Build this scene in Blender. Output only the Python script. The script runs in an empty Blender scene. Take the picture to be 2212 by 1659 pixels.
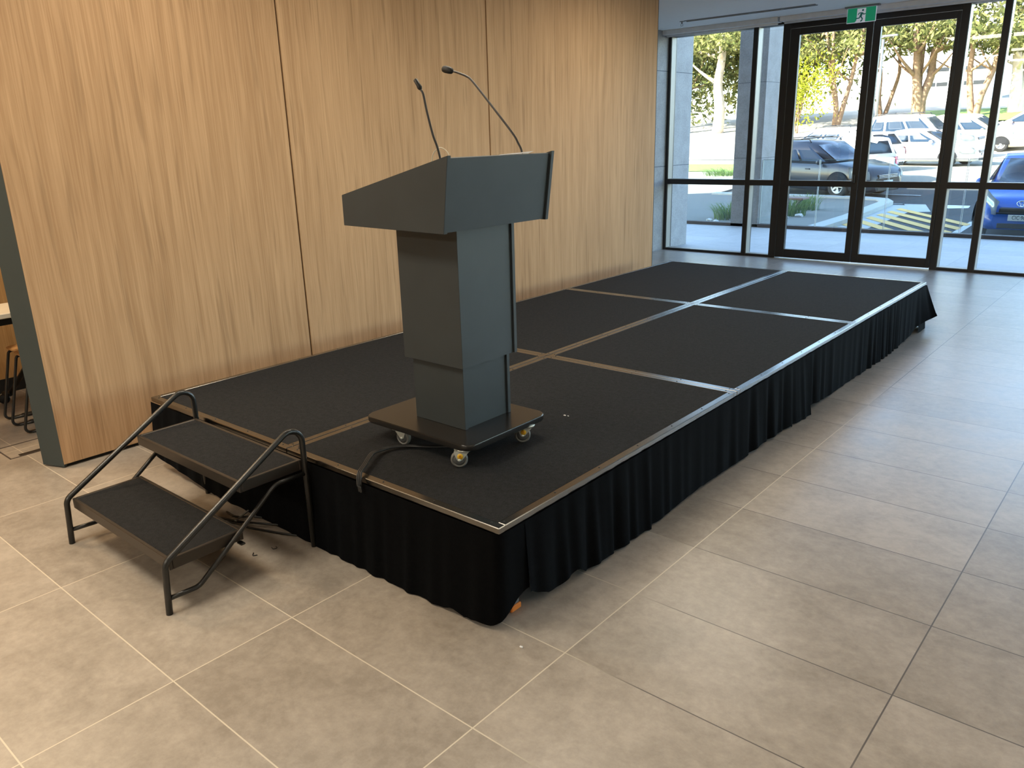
import bpy, bmesh, math, random
from mathutils import Vector, Matrix
R = random.Random(7)
PI = math.pi
sc = bpy.context.scene
C = sc.collection
# ---------------------------------------------------------------- materials
def nodes(name):
    m = bpy.data.materials.new(name); m.use_nodes = True
    nt = m.node_tree; nt.nodes.clear()
    out = nt.nodes.new('ShaderNodeOutputMaterial')
    return m, nt, out
def N(nt, t, inp=None, **attr):
    n = nt.nodes.new(t)
    for k, v in attr.items(): setattr(n, k, v)
    for k, v in (inp or {}).items():
        s = n.inputs[k]
        if hasattr(v, 'is_linked') or isinstance(v, bpy.types.NodeSocket): nt.links.new(v, s)
        else: s.default_value = v
    return n
def M(nt, op, a, b=0.0, c=None):
    d = {0: a, 1: b}
    if c is not None: d[2] = c
    return N(nt, 'ShaderNodeMath', d, operation=op).outputs[0]
def mix(nt, f, a, b, bt='MIX'):
    n = N(nt, 'ShaderNodeMix', None, data_type='RGBA', blend_type=bt)
    for idx, v in ((0, f), (6, a), (7, b)):
        if isinstance(v, bpy.types.NodeSocket): nt.links.new(v, n.inputs[idx])
        else: n.inputs[idx].default_value = v
    return n.outputs[2]
def ramp(nt, f, stops):
    r = N(nt, 'ShaderNodeValToRGB', {0: f}); cr = r.color_ramp
    while len(cr.elements) < len(stops): cr.elements.new(.5)
    for e, (p, col) in zip(cr.elements, stops): e.position = p; e.color = (*col, 1) if len(col) == 3 else col
    return r.outputs[0]
def c4(c): return (c[0], c[1], c[2], 1)
def simple(name, col, rough=.5, metal=0., spec=.5, var=.12, scale=14., bump=0., bscale=120., sheen=0., coat=0., emit=None, es=0., sheen_col=(1,1,1)):
    m, nt, out = nodes(name)
    tc = N(nt, 'ShaderNodeTexCoord').outputs['Object']
    no = N(nt, 'ShaderNodeTexNoise', {'Vector': tc, 'Scale': scale, 'Detail': 4.})
    f = no.outputs['Fac']
    base = mix(nt, f, c4([x*(1-var) for x in col]), c4([min(1, x*(1+var)) for x in col]))
    b = N(nt, 'ShaderNodeBsdfPrincipled', {'Base Color': base, 'Roughness': rough, 'Metallic': metal, 'Specular IOR Level': spec})
    if sheen: b.inputs['Sheen Weight'].default_value = sheen; b.inputs['Sheen Roughness'].default_value = .5; b.inputs['Sheen Tint'].default_value = c4(sheen_col)
    if coat: b.inputs['Coat Weight'].default_value = coat; b.inputs['Coat Roughness'].default_value = .05
    if emit: b.inputs['Emission Color'].default_value = c4(emit); b.inputs['Emission Strength'].default_value = es
    if bump:
        n2 = N(nt, 'ShaderNodeTexNoise', {'Vector': tc, 'Scale': bscale, 'Detail': 3.})
        bp = N(nt, 'ShaderNodeBump', {'Height': n2.outputs['Fac'], 'Strength': bump, 'Distance': .01})
        nt.links.new(bp.outputs[0], b.inputs['Normal'])
    nt.links.new(b.outputs[0], out.inputs[0])
    return m
def glass(name, tint=(.93, .97, .96), ior=1.45):
    m, nt, out = nodes(name)
    tr = N(nt, 'ShaderNodeBsdfTransparent', {'Color': c4(tint)})
    gl = N(nt, 'ShaderNodeBsdfGlossy', {'Color': (1, 1, 1, 1), 'Roughness': .01})
    g = N(nt, 'ShaderNodeNewGeometry')
    c = M(nt, 'ABSOLUTE', N(nt, 'ShaderNodeVectorMath', {0: g.outputs['Normal'], 1: g.outputs['Incoming']}, operation='DOT_PRODUCT').outputs['Value'])
    fr = M(nt, 'ADD', .035, M(nt, 'MULTIPLY', M(nt, 'POWER', M(nt, 'SUBTRACT', 1., c), 5.), .9))
    mx = N(nt, 'ShaderNodeMixShader', {0: fr, 1: tr.outputs[0], 2: gl.outputs[0]})
    nt.links.new(mx.outputs[0], out.inputs[0])
    return m
def tile_mat(name, ca, cb, grout_lit, grout_dim, split, rough, ox=.2424, oy=-.4107, tx=.9, ty=.45):
    m, nt, out = nodes(name)
    tc = N(nt, 'ShaderNodeTexCoord').outputs['Object']
    sp = N(nt, 'ShaderNodeSeparateXYZ', {0: tc})
    x = M(nt, 'DIVIDE', M(nt, 'SUBTRACT', sp.outputs[0], ox), tx)
    y = M(nt, 'DIVIDE', M(nt, 'SUBTRACT', sp.outputs[1], oy), ty)
    def edge(v, size, w):
        f = M(nt, 'FRACT', M(nt, 'ADD', v, .5))
        d = M(nt, 'MULTIPLY', M(nt, 'ABSOLUTE', M(nt, 'SUBTRACT', f, .5)), size)
        return M(nt, 'LESS_THAN', d, w)
    ex = edge(x, tx, .0023); ey = edge(y, ty, .0022)
    g = M(nt, 'MAXIMUM', ex, ey)
    idv = N(nt, 'ShaderNodeCombineXYZ', {0: M(nt, 'FLOOR', x), 1: M(nt, 'FLOOR', y)})
    wn = N(nt, 'ShaderNodeTexWhiteNoise', {'Vector': idv.outputs[0]}, noise_dimensions='3D')
    off = N(nt, 'ShaderNodeVectorMath', {0: wn.outputs['Color'], 1: (7, 7, 7)}, operation='MULTIPLY')
    vv = N(nt, 'ShaderNodeVectorMath', {0: tc, 1: off.outputs[0]}, operation='ADD')
    st = N(nt, 'ShaderNodeVectorMath', {0: vv.outputs[0], 1: (1., 1.15, 1.)}, operation='MULTIPLY')
    n1 = N(nt, 'ShaderNodeTexNoise', {'Vector': st.outputs[0], 'Scale': 4.2, 'Detail': 9., 'Roughness': .74, 'Distortion': .3})
    n2 = N(nt, 'ShaderNodeTexNoise', {'Vector': vv.outputs[0], 'Scale': 26., 'Detail': 5., 'Roughness': .7})
    f = M(nt, 'ADD', M(nt, 'MULTIPLY', n1.outputs['Fac'], .62), M(nt, 'MULTIPLY', n2.outputs['Fac'], .38))
    f = M(nt, 'ADD', f, M(nt, 'MULTIPLY', M(nt, 'SUBTRACT', wn.outputs['Value'], .5), .13))
    col = ramp(nt, f, [(.36, ca), (.64, cb)])
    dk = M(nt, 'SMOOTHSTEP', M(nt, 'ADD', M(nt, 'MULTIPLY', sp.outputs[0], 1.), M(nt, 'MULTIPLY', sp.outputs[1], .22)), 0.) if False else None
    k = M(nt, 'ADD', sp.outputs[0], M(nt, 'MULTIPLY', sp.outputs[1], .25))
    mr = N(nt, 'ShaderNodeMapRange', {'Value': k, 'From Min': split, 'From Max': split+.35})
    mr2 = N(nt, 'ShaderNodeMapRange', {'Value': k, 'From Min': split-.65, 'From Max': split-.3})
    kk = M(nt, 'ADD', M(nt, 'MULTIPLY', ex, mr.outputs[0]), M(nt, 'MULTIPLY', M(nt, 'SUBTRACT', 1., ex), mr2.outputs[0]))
    gc = mix(nt, kk, c4(grout_lit), c4(grout_dim))  # light and reflection across the floor put into the grout colour
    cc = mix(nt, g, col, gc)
    rr = M(nt, 'ADD', rough-.06, M(nt, 'MULTIPLY', n1.outputs['Fac'], .14))
    bp = N(nt, 'ShaderNodeBump', {'Height': M(nt, 'SUBTRACT', 1., g), 'Strength': .25, 'Distance': .002})
    b = N(nt, 'ShaderNodeBsdfPrincipled', {'Base Color': cc, 'Roughness': rr, 'Specular IOR Level': .5, 'Normal': bp.outputs[0]})
    nt.links.new(b.outputs[0], out.inputs[0])
    return m
def oak(name, seed, dark=(.355,.212,.110), light=(.52,.336,.190)):
    m, nt, out = nodes(name)
    tc = N(nt, 'ShaderNodeTexCoord').outputs['Object']
    mp = N(nt, 'ShaderNodeMapping', {'Vector': tc, 'Location': (seed, seed*3.1, seed*.7), 'Scale': (1, 1, 1)}).outputs[0]
    def st(s): return N(nt, 'ShaderNodeVectorMath', {0: mp, 1: s}, operation='MULTIPLY').outputs[0]
    w = N(nt, 'ShaderNodeTexNoise', {'Vector': st((1, 1.3, .55)), 'Scale': 1.6, 'Detail': 2.})
    dv = N(nt, 'ShaderNodeVectorMath', {0: st((1, 1, .05)), 1: N(nt, 'ShaderNodeVectorMath', {0: w.outputs['Color'], 1: (.0, .12, 0)}, operation='MULTIPLY').outputs[0]}, operation='ADD').outputs[0]
    n1 = N(nt, 'ShaderNodeTexNoise', {'Vector': dv, 'Scale': 19., 'Detail': 7., 'Roughness': .66})
    n2 = N(nt, 'ShaderNodeTexNoise', {'Vector': st((1, 1, .010)), 'Scale': 150., 'Detail': 4.})
    n3 = N(nt, 'ShaderNodeTexNoise', {'Vector': st((1, .8, .3)), 'Scale': 1.1, 'Detail': 2.})
    dv2 = N(nt, 'ShaderNodeVectorMath', {0: st((1, 1, .05)), 1: N(nt, 'ShaderNodeVectorMath', {0: w.outputs['Color'], 1: (.0, .05, 0)}, operation='MULTIPLY').outputs[0]}, operation='ADD').outputs[0]
    n4 = N(nt, 'ShaderNodeTexNoise', {'Vector': dv2, 'Scale': 32., 'Detail': 2.})
    f = M(nt, 'ADD', M(nt, 'MULTIPLY', n1.outputs['Fac'], .47), M(nt, 'ADD', M(nt, 'MULTIPLY', n2.outputs['Fac'], .36), M(nt, 'MULTIPLY', n3.outputs['Fac'], .18)))
    col = ramp(nt, f, [(.38, dark), (.5, [(a+b)/2 for a, b in zip(dark, light)]), (.63, light)])
    ln = N(nt, 'ShaderNodeMapRange', {'Value': n4.outputs['Fac'], 'From Min': .58, 'From Max': .70, 'To Max': .5})
    col = mix(nt, ln.outputs[0], col, c4([x*.72 for x in dark]))
    b = N(nt, 'ShaderNodeBsdfPrincipled', {'Base Color': col, 'Roughness': .6, 'Specular IOR Level': .16})
    nt.links.new(b.outputs[0], out.inputs[0])
    return m
def granite(name, joints, col=(.32,.325,.33)):
    m, nt, out = nodes(name)
    tc = N(nt, 'ShaderNodeTexCoord').outputs['Object']
    z = N(nt, 'ShaderNodeSeparateXYZ', {0: tc}).outputs[2]
    n = N(nt, 'ShaderNodeTexNoise', {'Vector': tc, 'Scale': 70., 'Detail': 4., 'Roughness': .8})
    v = N(nt, 'ShaderNodeTexNoise', {'Vector': tc, 'Scale': 5., 'Detail': 3.})
    f = M(nt, 'ADD', M(nt, 'MULTIPLY', n.outputs['Fac'], .7), M(nt, 'MULTIPLY', v.outputs['Fac'], .3))
    cc = ramp(nt, f, [(.36, [x*.72 for x in col]), (.64, [x*1.22 for x in col])])
    g = None
    for j in joints:
        e = M(nt, 'LESS_THAN', M(nt, 'ABSOLUTE', M(nt, 'SUBTRACT', z, j)), .005)
        g = e if g is None else M(nt, 'MAXIMUM', g, e)
    if g is not None: cc = mix(nt, g, cc, (.09, .10, .12, 1))
    b = N(nt, 'ShaderNodeBsdfPrincipled', {'Base Color': cc, 'Roughness': .7, 'Specular IOR Level': .3})
    nt.links.new(b.outputs[0], out.inputs[0])
    return m
def carpet(name, col=(.019,.019,.0195)):
    m, nt, out = nodes(name)
    tc = N(nt, 'ShaderNodeTexCoord').outputs['Object']
    n = N(nt, 'ShaderNodeTexNoise', {'Vector': tc, 'Scale': 260., 'Detail': 3.})
    n2 = N(nt, 'ShaderNodeTexNoise', {'Vector': tc, 'Scale': 45., 'Detail': 4., 'Roughness': .7})
    f = M(nt, 'ADD', M(nt, 'MULTIPLY', n.outputs['Fac'], .6), M(nt, 'MULTIPLY', n2.outputs['Fac'], .4))
    cc = ramp(nt, f, [(.3, [x*.45 for x in col]), (.7, [x*1.6 for x in col])])
    bp = N(nt, 'ShaderNodeBump', {'Height': f, 'Strength': .8, 'Distance': .006})
    b = N(nt, 'ShaderNodeBsdfPrincipled', {'Base Color': cc, 'Roughness': .95, 'Specular IOR Level': .12, 'Normal': bp.outputs[0]})
    nt.links.new(b.outputs[0], out.inputs[0])
    return m
def leafmat(name, a, b_):
    m, nt, out = nodes(name)
    g = N(nt, 'ShaderNodeNewGeometry')
    col = mix(nt, g.outputs['Random Per Island'], c4(a), c4(b_))
    d = N(nt, 'ShaderNodeBsdfDiffuse', {'Color': col})
    t = N(nt, 'ShaderNodeBsdfTranslucent', {'Color': col})
    mx = N(nt, 'ShaderNodeMixShader', {0: .35, 1: d.outputs[0], 2: t.outputs[0]})
    nt.links.new(mx.outputs[0], out.inputs[0])
    return m
def ground_mat(name):
    m, nt, out = nodes(name)
    tc = N(nt, 'ShaderNodeTexCoord').outputs['Object']
    s = N(nt, 'ShaderNodeSeparateXYZ', {0: tc})
    n = N(nt, 'ShaderNodeTexNoise', {'Vector': tc, 'Scale': 30., 'Detail': 5.})
    n2 = N(nt, 'ShaderNodeTexNoise', {'Vector': tc, 'Scale': .25, 'Detail': 3.})
    asph = ramp(nt, n.outputs['Fac'], [(.35, (.028, .029, .031)), (.65, (.048, .049, .051))])
    pale = ramp(nt, n2.outputs['Fac'], [(.4, (.24, .22, .18)), (.6, (.34, .31, .25))])
    y2 = M(nt, 'ADD', s.outputs[1], M(nt, 'MULTIPLY', n2.outputs['Fac'], 1.5))
    far = N(nt, 'ShaderNodeMapRange', {'Value': y2, 'From Min': 26.4, 'From Max': 27.2})
    cc = mix(nt, far.outputs[0], asph, pale)
    b = N(nt, 'ShaderNodeBsdfPrincipled', {'Base Color': cc, 'Roughness': .85, 'Specular IOR Level': .25})
    nt.links.new(b.outputs[0], out.inputs[0])
    return m
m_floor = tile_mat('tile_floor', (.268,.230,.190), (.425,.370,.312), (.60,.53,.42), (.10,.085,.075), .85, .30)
m_terrace = tile_mat('tile_terrace', (.36,.365,.36), (.47,.475,.465), (.27,.28,.29), (.27,.28,.29), 0., .6)
m_oak = [oak('oak_panel_%d' % i, 3.7*i+1.3) for i in range(3)]
m_orange = oak('oak_orange', 21.4, (.44,.25,.10), (.60,.37,.17))
m_ply = oak('plywood_seat', 33.1, (.55,.33,.15), (.68,.43,.22))
m_endcap = simple('charcoal_endcap', (.042,.058,.062), .5, var=.06)
m_black = simple('matte_black', (.008,.008,.008), .6)
m_white = simple('ceiling_white', (.90,.90,.90), .8, var=.02)
m_wallw = simple('wall_plaster', (.55,.53,.49), .8, var=.03)
m_granite = granite('granite_wall', (1.2, 2.485))
m_granite2 = granite('granite_column', (1.2, 2.46), (.25,.255,.26))
m_frame = simple('window_frame_bronze', (.018,.016,.014), .42, var=.05)
m_litface = simple('window_frame_lit_face', (.34,.325,.28), .4, var=.04)  # frame colour made pale to carry daylight; also the slot's reflection
m_glass = glass('clear_glass', (.96,.985,.98))
m_bglass = glass('balustrade_glass', (.92,.97,.97))
m_edge = simple('glass_edge', (.10,.16,.15), .2)
m_edgelit = simple('glass_edge_lit', (.62,.68,.64), .3)  # light on the upright glass edges put into a paler colour
m_carpet = carpet('black_carpet')
m_alu = simple('stage_trim_metal', (.25,.24,.225), .22, 1., var=.06, scale=40)
m_screw = simple('screw_dark', (.03,.03,.03), .4, .6)
m_velvet = simple('black_velvet', (.0022,.0023,.0027), .9, spec=.05, sheen=.012, var=.4, scale=60, bump=.2, bscale=300, sheen_col=(.55,.75,1.))
m_lect = simple('charcoal_laminate', (.038,.047,.052), .46, spec=.4, var=.16, scale=7)
m_base = simple('black_laminate_base', (.016,.015,.014), .26, spec=.6, var=.1)
m_steel = simple('zinc_steel', (.78,.80,.74), .35, .45)
m_tyre = simple('caster_rubber', (.17,.17,.16), .55)
m_hub = simple('caster_hub', (.10,.105,.105), .5)
m_yel = simple('sticker_yellow', (.85,.50,.03), .4)
m_red = simple('sticker_red', (.65,.13,.01), .4)
m_tube = simple('black_steel_tube', (.013,.013,.012), .33, spec=.6)
m_treadtrim = simple('tread_trim', (.055,.046,.038), .36, .5, var=.1)
m_cable = simple('black_cable', (.012,.012,.012), .45)
m_wcable = simple('white_cable', (.70,.62,.48), .5)
m_paper = simple('white_paper', (.80,.80,.80), .7)
m_orangep = simple('orange_plastic', (.75,.22,.03), .45)
m_cleartape = simple('grey_plastic_strip', (.20,.19,.165), .4)
m_tabletop = simple('white_tabletop', (.75,.70,.60), .4)
m_blind = simple('blind_cassette', (.80,.79,.79), .5)
m_sgreen = simple('sign_green', (.01,.25,.12), .4, emit=(.01,.32,.16), es=.35)
m_swhite = simple('sign_white', (.75,.76,.82), .4, emit=(.75,.78,.9), es=.25)
m_sdark = simple('sign_figure', (.01,.13,.10), .4, emit=(.01,.10,.09), es=.3)
m_slot = simple('slot_metal', (.25,.26,.27), .35, .6)
m_ground = ground_mat('asphalt_ground')
m_conc = simple('pale_concrete', (.38,.39,.37), .85, scale=20, var=.15)
m_gravel = simple('grey_gravel', (.16,.155,.135), .95, scale=60, var=.5, bump=.6, bscale=40)
m_lineyel = simple('hatch_yellow', (.66,.42,.12), .8)
m_linewht = simple('paint_white', (.54,.55,.54), .8)
m_lawn = simple('lawn_green', (.13,.22,.03), .95, scale=6, var=.4)
m_plinth = simple('dark_plinth', (.065,.05,.045), .6)
m_bench = simple('bench_timber', (.16,.085,.065), .6)
m_rock = simple('white_rock', (.55,.55,.53), .9, bump=.4, bscale=15)
m_trunkw = simple('pale_bark', (.55,.47,.38), .9, scale=5, var=.35)
m_trunkb = simple('brown_bark', (.24,.15,.09), .9, scale=7, var=.6)
m_leafd = leafmat('leaf_dark', (.06,.085,.026), (.24,.24,.09))
m_leafm = leafmat('leaf_mid', (.08,.10,.03), (.28,.27,.10))
m_leafy = leafmat('leaf_yellow', (.18,.22,.02), (.42,.42,.05))
m_grass = leafmat('grass_blade', (.06,.12,.03), (.20,.28,.09))
m_bldg = simple('white_building', (.75,.75,.74), .8)
m_dglass = simple('dark_window', (.03,.035,.04), .15)
m_cglass = simple('car_glass', (.03,.06,.10), .08, spec=.45)
m_rubber = simple('tyre_rubber', (.012,.012,.012), .8)
m_alloy = simple('alloy_wheel', (.42,.43,.44), .35, .8)
m_chrome = simple('chrome', (.75,.77,.80), .12, 1.)
m_tail = simple('tail_light', (.55,.02,.03), .2, coat=.5)
m_head = simple('head_light', (.62,.70,.74), .12, .3, coat=.8)
m_cblk = simple('car_black_plastic', (.014,.015,.016), .5)
m_plate = simple('plate_white', (.62,.66,.68), .5)
m_platey = simple('plate_yellow', (.62,.55,.12), .5)
m_ink = simple('plate_ink', (.02,.03,.06), .6)
def paint(n, c, metal=.0): return simple(n, c, .28, metal, spec=.4, coat=.25, var=.03)
p_suv = paint('paint_slate_blue', (.016,.021,.030), .0)
p_blue = paint('paint_bright_blue', (.008,.085,.42))
p_white = paint('paint_white', (.72,.73,.74))
p_silver = paint('paint_silver', (.52,.53,.55), .3)
p_cream = paint('paint_cream', (.72,.66,.50))
p_pink = paint('paint_rose_silver', (.52,.45,.45), .2)
# ---------------------------------------------------------------- mesh helpers
def newbm(): return bmesh.new()
def box(bm, x0, x1, y0, y1, z0, z1, bev=0., mi=0, seg=1):
    x0, x1 = sorted((x0, x1)); y0, y1 = sorted((y0, y1)); z0, z1 = sorted((z0, z1))
    r = bmesh.ops.create_cube(bm, size=1.)
    vs = r['verts']
    for v in vs: v.co = Vector(((x0+x1)/2+v.co.x*(x1-x0), (y0+y1)/2+v.co.y*(y1-y0), (z0+z1)/2+v.co.z*(z1-z0)))
    fs = set(f for v in vs for f in v.link_faces)
    for f in fs: f.material_index = mi
    if bev:
        es = set(e for v in vs for e in v.link_edges)
        r2 = bmesh.ops.bevel(bm, geom=list(es), offset=bev, segments=seg, affect='EDGES', profile=.6)
        for f in r2['faces']: f.material_index = mi
    return bm
def tube(bm, pts, r, seg=10, mi=0, rad=None):
    pts = [Vector(p) for p in pts]; n = len(pts)
    tan = []
    for i in range(n):
        a = pts[max(i-1, 0)]; b = pts[min(i+1, n-1)]
        tan.append((b-a).normalized())
    up = Vector((0, 0, 1)) if abs(tan[0].z) < .9 else Vector((1, 0, 0))
    u = tan[0].cross(up).normalized(); rings = []
    for i in range(n):
        u = (u - tan[i]*u.dot(tan[i])).normalized(); v = tan[i].cross(u)
        rr = rad[i] if rad else r
        rings.append([bm.verts.new(pts[i]+(u*math.cos(2*PI*k/seg)+v*math.sin(2*PI*k/seg))*rr) for k in range(seg)])
    for i in range(n-1):
        for k in range(seg):
            f = bm.faces.new((rings[i][k], rings[i][(k+1) % seg], rings[i+1][(k+1) % seg], rings[i+1][k])); f.smooth = True; f.material_index = mi
    f = bm.faces.new(rings[0][::-1]); f.material_index = mi
    f = bm.faces.new(rings[-1]); f.material_index = mi
    return bm
def fillet(pts, rad, n=6):
    pts = [Vector(p) for p in pts]; out = [pts[0]]
    for i in range(1, len(pts)-1):
        r = rad[i-1] if isinstance(rad, (list, tuple)) else rad
        a, b, c = pts[i-1], pts[i], pts[i+1]
        d1 = (a-b).normalized(); d2 = (c-b).normalized()
        ang = d1.angle(d2); t = min(r/math.tan(ang/2), (a-b).length*.49, (c-b).length*.49)
        rr = t*math.tan(ang/2)
        ctr = b+(d1+d2).normalized()*(rr/math.sin(ang/2))
        s = b+d1*t-ctr; e = b+d2*t-ctr; tot = s.angle(e); ax = s.cross(e).normalized()
        for k in range(n+1): out.append(ctr+Matrix.Rotation(tot*k/n, 3, ax) @ s)
    out.append(pts[-1]); return out
def spline(pts, n=8):
    pts = [Vector(p) for p in pts]; P = [pts[0]*2-pts[1]]+pts+[pts[-1]*2-pts[-2]]; out = []
    for i in range(1, len(P)-2):
        for k in range(n):
            t = k/n; a, b, c, d = P[i-1], P[i], P[i+1], P[i+2]
            out.append(.5*((2*b)+(c-a)*t+(2*a-5*b+4*c-d)*t*t+(3*b-a-3*c+d)*t**3))
    out.append(pts[-1]); return out
def prism(bm, poly, d0, d1, axis='y', mi=0, bev=0.):
    def P(u, v, d): return {'y': (u, d, v), 'x': (d, u, v), 'z': (u, v, d)}[axis]
    a = [bm.verts.new(P(u, v, d0)) for u, v in poly]; b = [bm.verts.new(P(u, v, d1)) for u, v in poly]
    n = len(poly); fs = [bm.faces.new(a), bm.faces.new(b[::-1])]
    for i in range(n): fs.append(bm.faces.new((a[i], b[i], b[(i+1) % n], a[(i+1) % n])))
    for f in fs: f.material_index = mi
    bmesh.ops.recalc_face_normals(bm, faces=fs)
    if bev: bmesh.ops.bevel(bm, geom=list(set(e for f in fs for e in f.edges)), offset=bev, segments=2, affect='EDGES')
    return bm
def lathe(bm, prof, mat=Matrix(), seg=20, mi=0, smooth=True):
    rings = []
    for r, z in prof:
        if r < 1e-6: rings.append([bm.verts.new(mat @ Vector((0, 0, z)))])
        else: rings.append([bm.verts.new(mat @ Vector((r*math.cos(2*PI*k/seg), r*math.sin(2*PI*k/seg), z))) for k in range(seg)])
    for a, b in zip(rings, rings[1:]):
        for k in range(seg):
            q = [a[k % len(a)], a[(k+1) % len(a)], b[(k+1) % len(b)], b[k % len(b)]]
            q = list(dict.fromkeys(q))
            if len(q) >= 3:
                f = bm.faces.new(q); f.smooth = smooth; f.material_index = mi
    return bm
def sheet(bm, grid, mi=0, smooth=True):
    vs = [[bm.verts.new(p) for p in row] for row in grid]
    for i in range(len(vs)-1):
        for j in range(len(vs[0])-1):
            f = bm.faces.new((vs[i][j], vs[i][j+1], vs[i+1][j+1], vs[i+1][j])); f.smooth = smooth; f.material_index = mi
    return bm
W = {}
def obj(name, bm, mat, parent=None):
    me = bpy.data.meshes.new(name)
    bmesh.ops.recalc_face_normals(bm, faces=bm.faces[:]) if not bm.faces or True else None
    if parent is not None and parent.name in W:
        bm.transform(W[parent.name].inverted())
    bm.to_mesh(me); bm.free()
    for mm in (mat if isinstance(mat, (list, tuple)) else [mat]): me.materials.append(mm)
    o = bpy.data.objects.new(name, me); C.objects.link(o)
    if parent is not None:
        o.parent = parent
        if parent.name in W: W[o.name] = W[parent.name]
    return o
def tag(o, label, cat=None, group=None, kind=None):
    if label: o['label'] = label
    if cat: o['category'] = cat
    if group: o['group'] = group
    if kind: o['kind'] = kind
    return o
def thing(name, label, cat, loc=(0, 0, 0), rotz=0., group=None, world=True, kind=None):
    o = bpy.data.objects.new(name, None); C.objects.link(o)
    o.location = loc; o.rotation_euler = (0, 0, rotz); o.empty_display_size = .1
    tag(o, label, cat, group, kind)
    if world: W[o.name] = Matrix.Translation(loc) @ Matrix.Rotation(rotz, 4, 'Z')
    return o
def single(name, bm, mat, label, cat, loc=(0, 0, 0), group=None, kind=None):
    bm.transform(Matrix.Translation(loc).inverted())
    o = obj(name, bm, mat); o.location = loc
    return tag(o, label, cat, group, kind)
def struct(name, bm, mat, label, cat, parent=None):
    o = obj(name, bm, mat, parent)
    if parent is None: tag(o, label, cat, None, 'structure')
    return o
def dup(root, loc=None, rotz=None, label=None):
    r = root.copy(); C.objects.link(r)
    if loc is not None: r.location = loc
    if rotz is not None: r.rotation_euler = (0, 0, rotz)
    if label: r['label'] = label
    for ch in list(root.children):
        c = ch.copy(); C.objects.link(c); c.parent = r
        for g in ch.children:
            d = g.copy(); C.objects.link(d); d.parent = c
    return r
def textmesh(body, size, depth=.001):
    cu = bpy.data.curves.new('txt', 'FONT'); cu.body = body; cu.size = size; cu.extrude = depth; cu.align_x = 'CENTER'; cu.align_y = 'CENTER'
    o = bpy.data.objects.new('txt', cu); C.objects.link(o)
    bpy.context.view_layer.update()
    me = bpy.data.meshes.new_from_object(o.evaluated_get(bpy.context.evaluated_depsgraph_get()))
    bpy.data.objects.remove(o); bpy.data.curves.remove(cu)
    bm = newbm(); bm.from_mesh(me); bpy.data.meshes.remove(me)
    return bm
# ---------------------------------------------------------------- camera
cd = bpy.data.cameras.new('camera'); cam = bpy.data.objects.new('camera', cd); C.objects.link(cam)
cam.location = (1.5934, -1.7525, 1.6412); cam.rotation_euler = (1.2687, .0264, .7055)
cd.sensor_width = 36; cd.lens = 36*1700.5/2212; cd.clip_end = 500
sc.camera = cam
# room shell
WY = 8.72; GYL = 8.85
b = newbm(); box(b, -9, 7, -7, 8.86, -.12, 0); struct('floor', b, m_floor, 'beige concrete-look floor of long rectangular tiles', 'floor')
b = newbm(); box(b, -9, 7, -7, 8.9, 3.0, 3.2); struct('ceiling', b, m_white, 'flat white plasterboard ceiling above the glazing', 'ceiling')
b = newbm(); box(b, -9, 7, -7.2, -7, 0, 3.0); struct('wall_back', b, m_wallw, 'plain wall behind the photographer', 'wall')
t = thing('window_8', 'glazed side wall far to the right, outside the picture', 'window', (7.05, 6, 0), kind='structure')
b = newbm()
for k in range(4): box(b, 7, 7.14, 3.0+1.9*k, 3.07+1.9*k, 0, 3.0, .002)
for z0, z1 in ((0, .04), (.95, 1.02), (2.92, 3.0)): box(b, 7.01, 7.13, 3.0, 8.72, z0, z1)
obj('frame', b, m_frame, t)
b = newbm(); box(b, 7.1, 7.108, 3.0, 8.72, .04, 2.92); obj('pane', b, m_glass, t)
b = newbm(); box(b, 7, 7.14, 8.72, 8.9, 0, 3.0); obj('corner_post', b, m_frame, t)
b = newbm(); box(b, 7, 7.2, -7.2, 3.0, 0, 3.0); struct('wall_right', b, m_wallw, 'plain wall to the right of the photographer', 'wall')
b = newbm(); box(b, -9.2, -9, -7.2, 9, 0, 3.0); struct('wall_rear_left', b, m_wallw, 'plain wall behind the stool corner', 'wall')
# storeys above: the building that shades the terrace
b = newbm(); box(b, -22, 16, -9, 9.0, 3.2, 13.5, .02); struct('wall_upper', b, m_granite, 'upper storeys of the building over the glazed front', 'wall')
# oak partition
wl = thing('wall_left', 'long oak veneer partition behind the stage with charcoal end', 'wall', (-2.9, 2.7, 0), kind='structure')
b = newbm(); box(b, -2.972, -2.853, -.340, 5.742, .03, 3.0); obj('core', b, m_black, wl)
b = newbm(); prism(b, [(-2.8375, -.3555), (-2.974, -.412), (-2.974, -.335), (-2.8535, -.335)], .008, 3.0, 'z'); obj('end_panel', b, m_endcap, wl)
b = newbm(); box(b, -2.975, -2.8365, 5.738, 5.752, .012, 3.0, .002); obj('end_panel', b, m_black, wl)
for i, (a, c) in enumerate(((-.355, 1.282), (1.294, 3.168), (3.180, 5.738))):
    b = newbm(); box(b, -2.853, -2.835, a, c, .022, 3.0, .001); obj('oak_panel', b, m_oak[i], wl)
b = newbm(); box(b, -2.945, -2.86, -.335, 5.737, 0, .03); obj('kick_recess', b, m_black, wl)
# granite pier at the left end of the glazing
b = newbm(); box(b, -9.0, -4.42, 6.9, 9.44, 0, 3.0); struct('wall_far', b, m_granite, 'blue-grey granite clad wall left of the glazing', 'wall')
# orange timber joinery wall behind the stools
t = thing('wall_alcove', 'warm orange timber wall with black kickboard behind the stools', 'wall', (-4.68, 1, 0), kind='structure')
b = newbm(); box(b, -4.80, -4.68, -6.9, 6.9, .10, 3.0); obj('timber_panel', b, m_orange, t)
b = newbm(); box(b, -4.80, -4.675, -6.9, 6.9, 0, .10); obj('kickboard', b, m_black, t)
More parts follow.
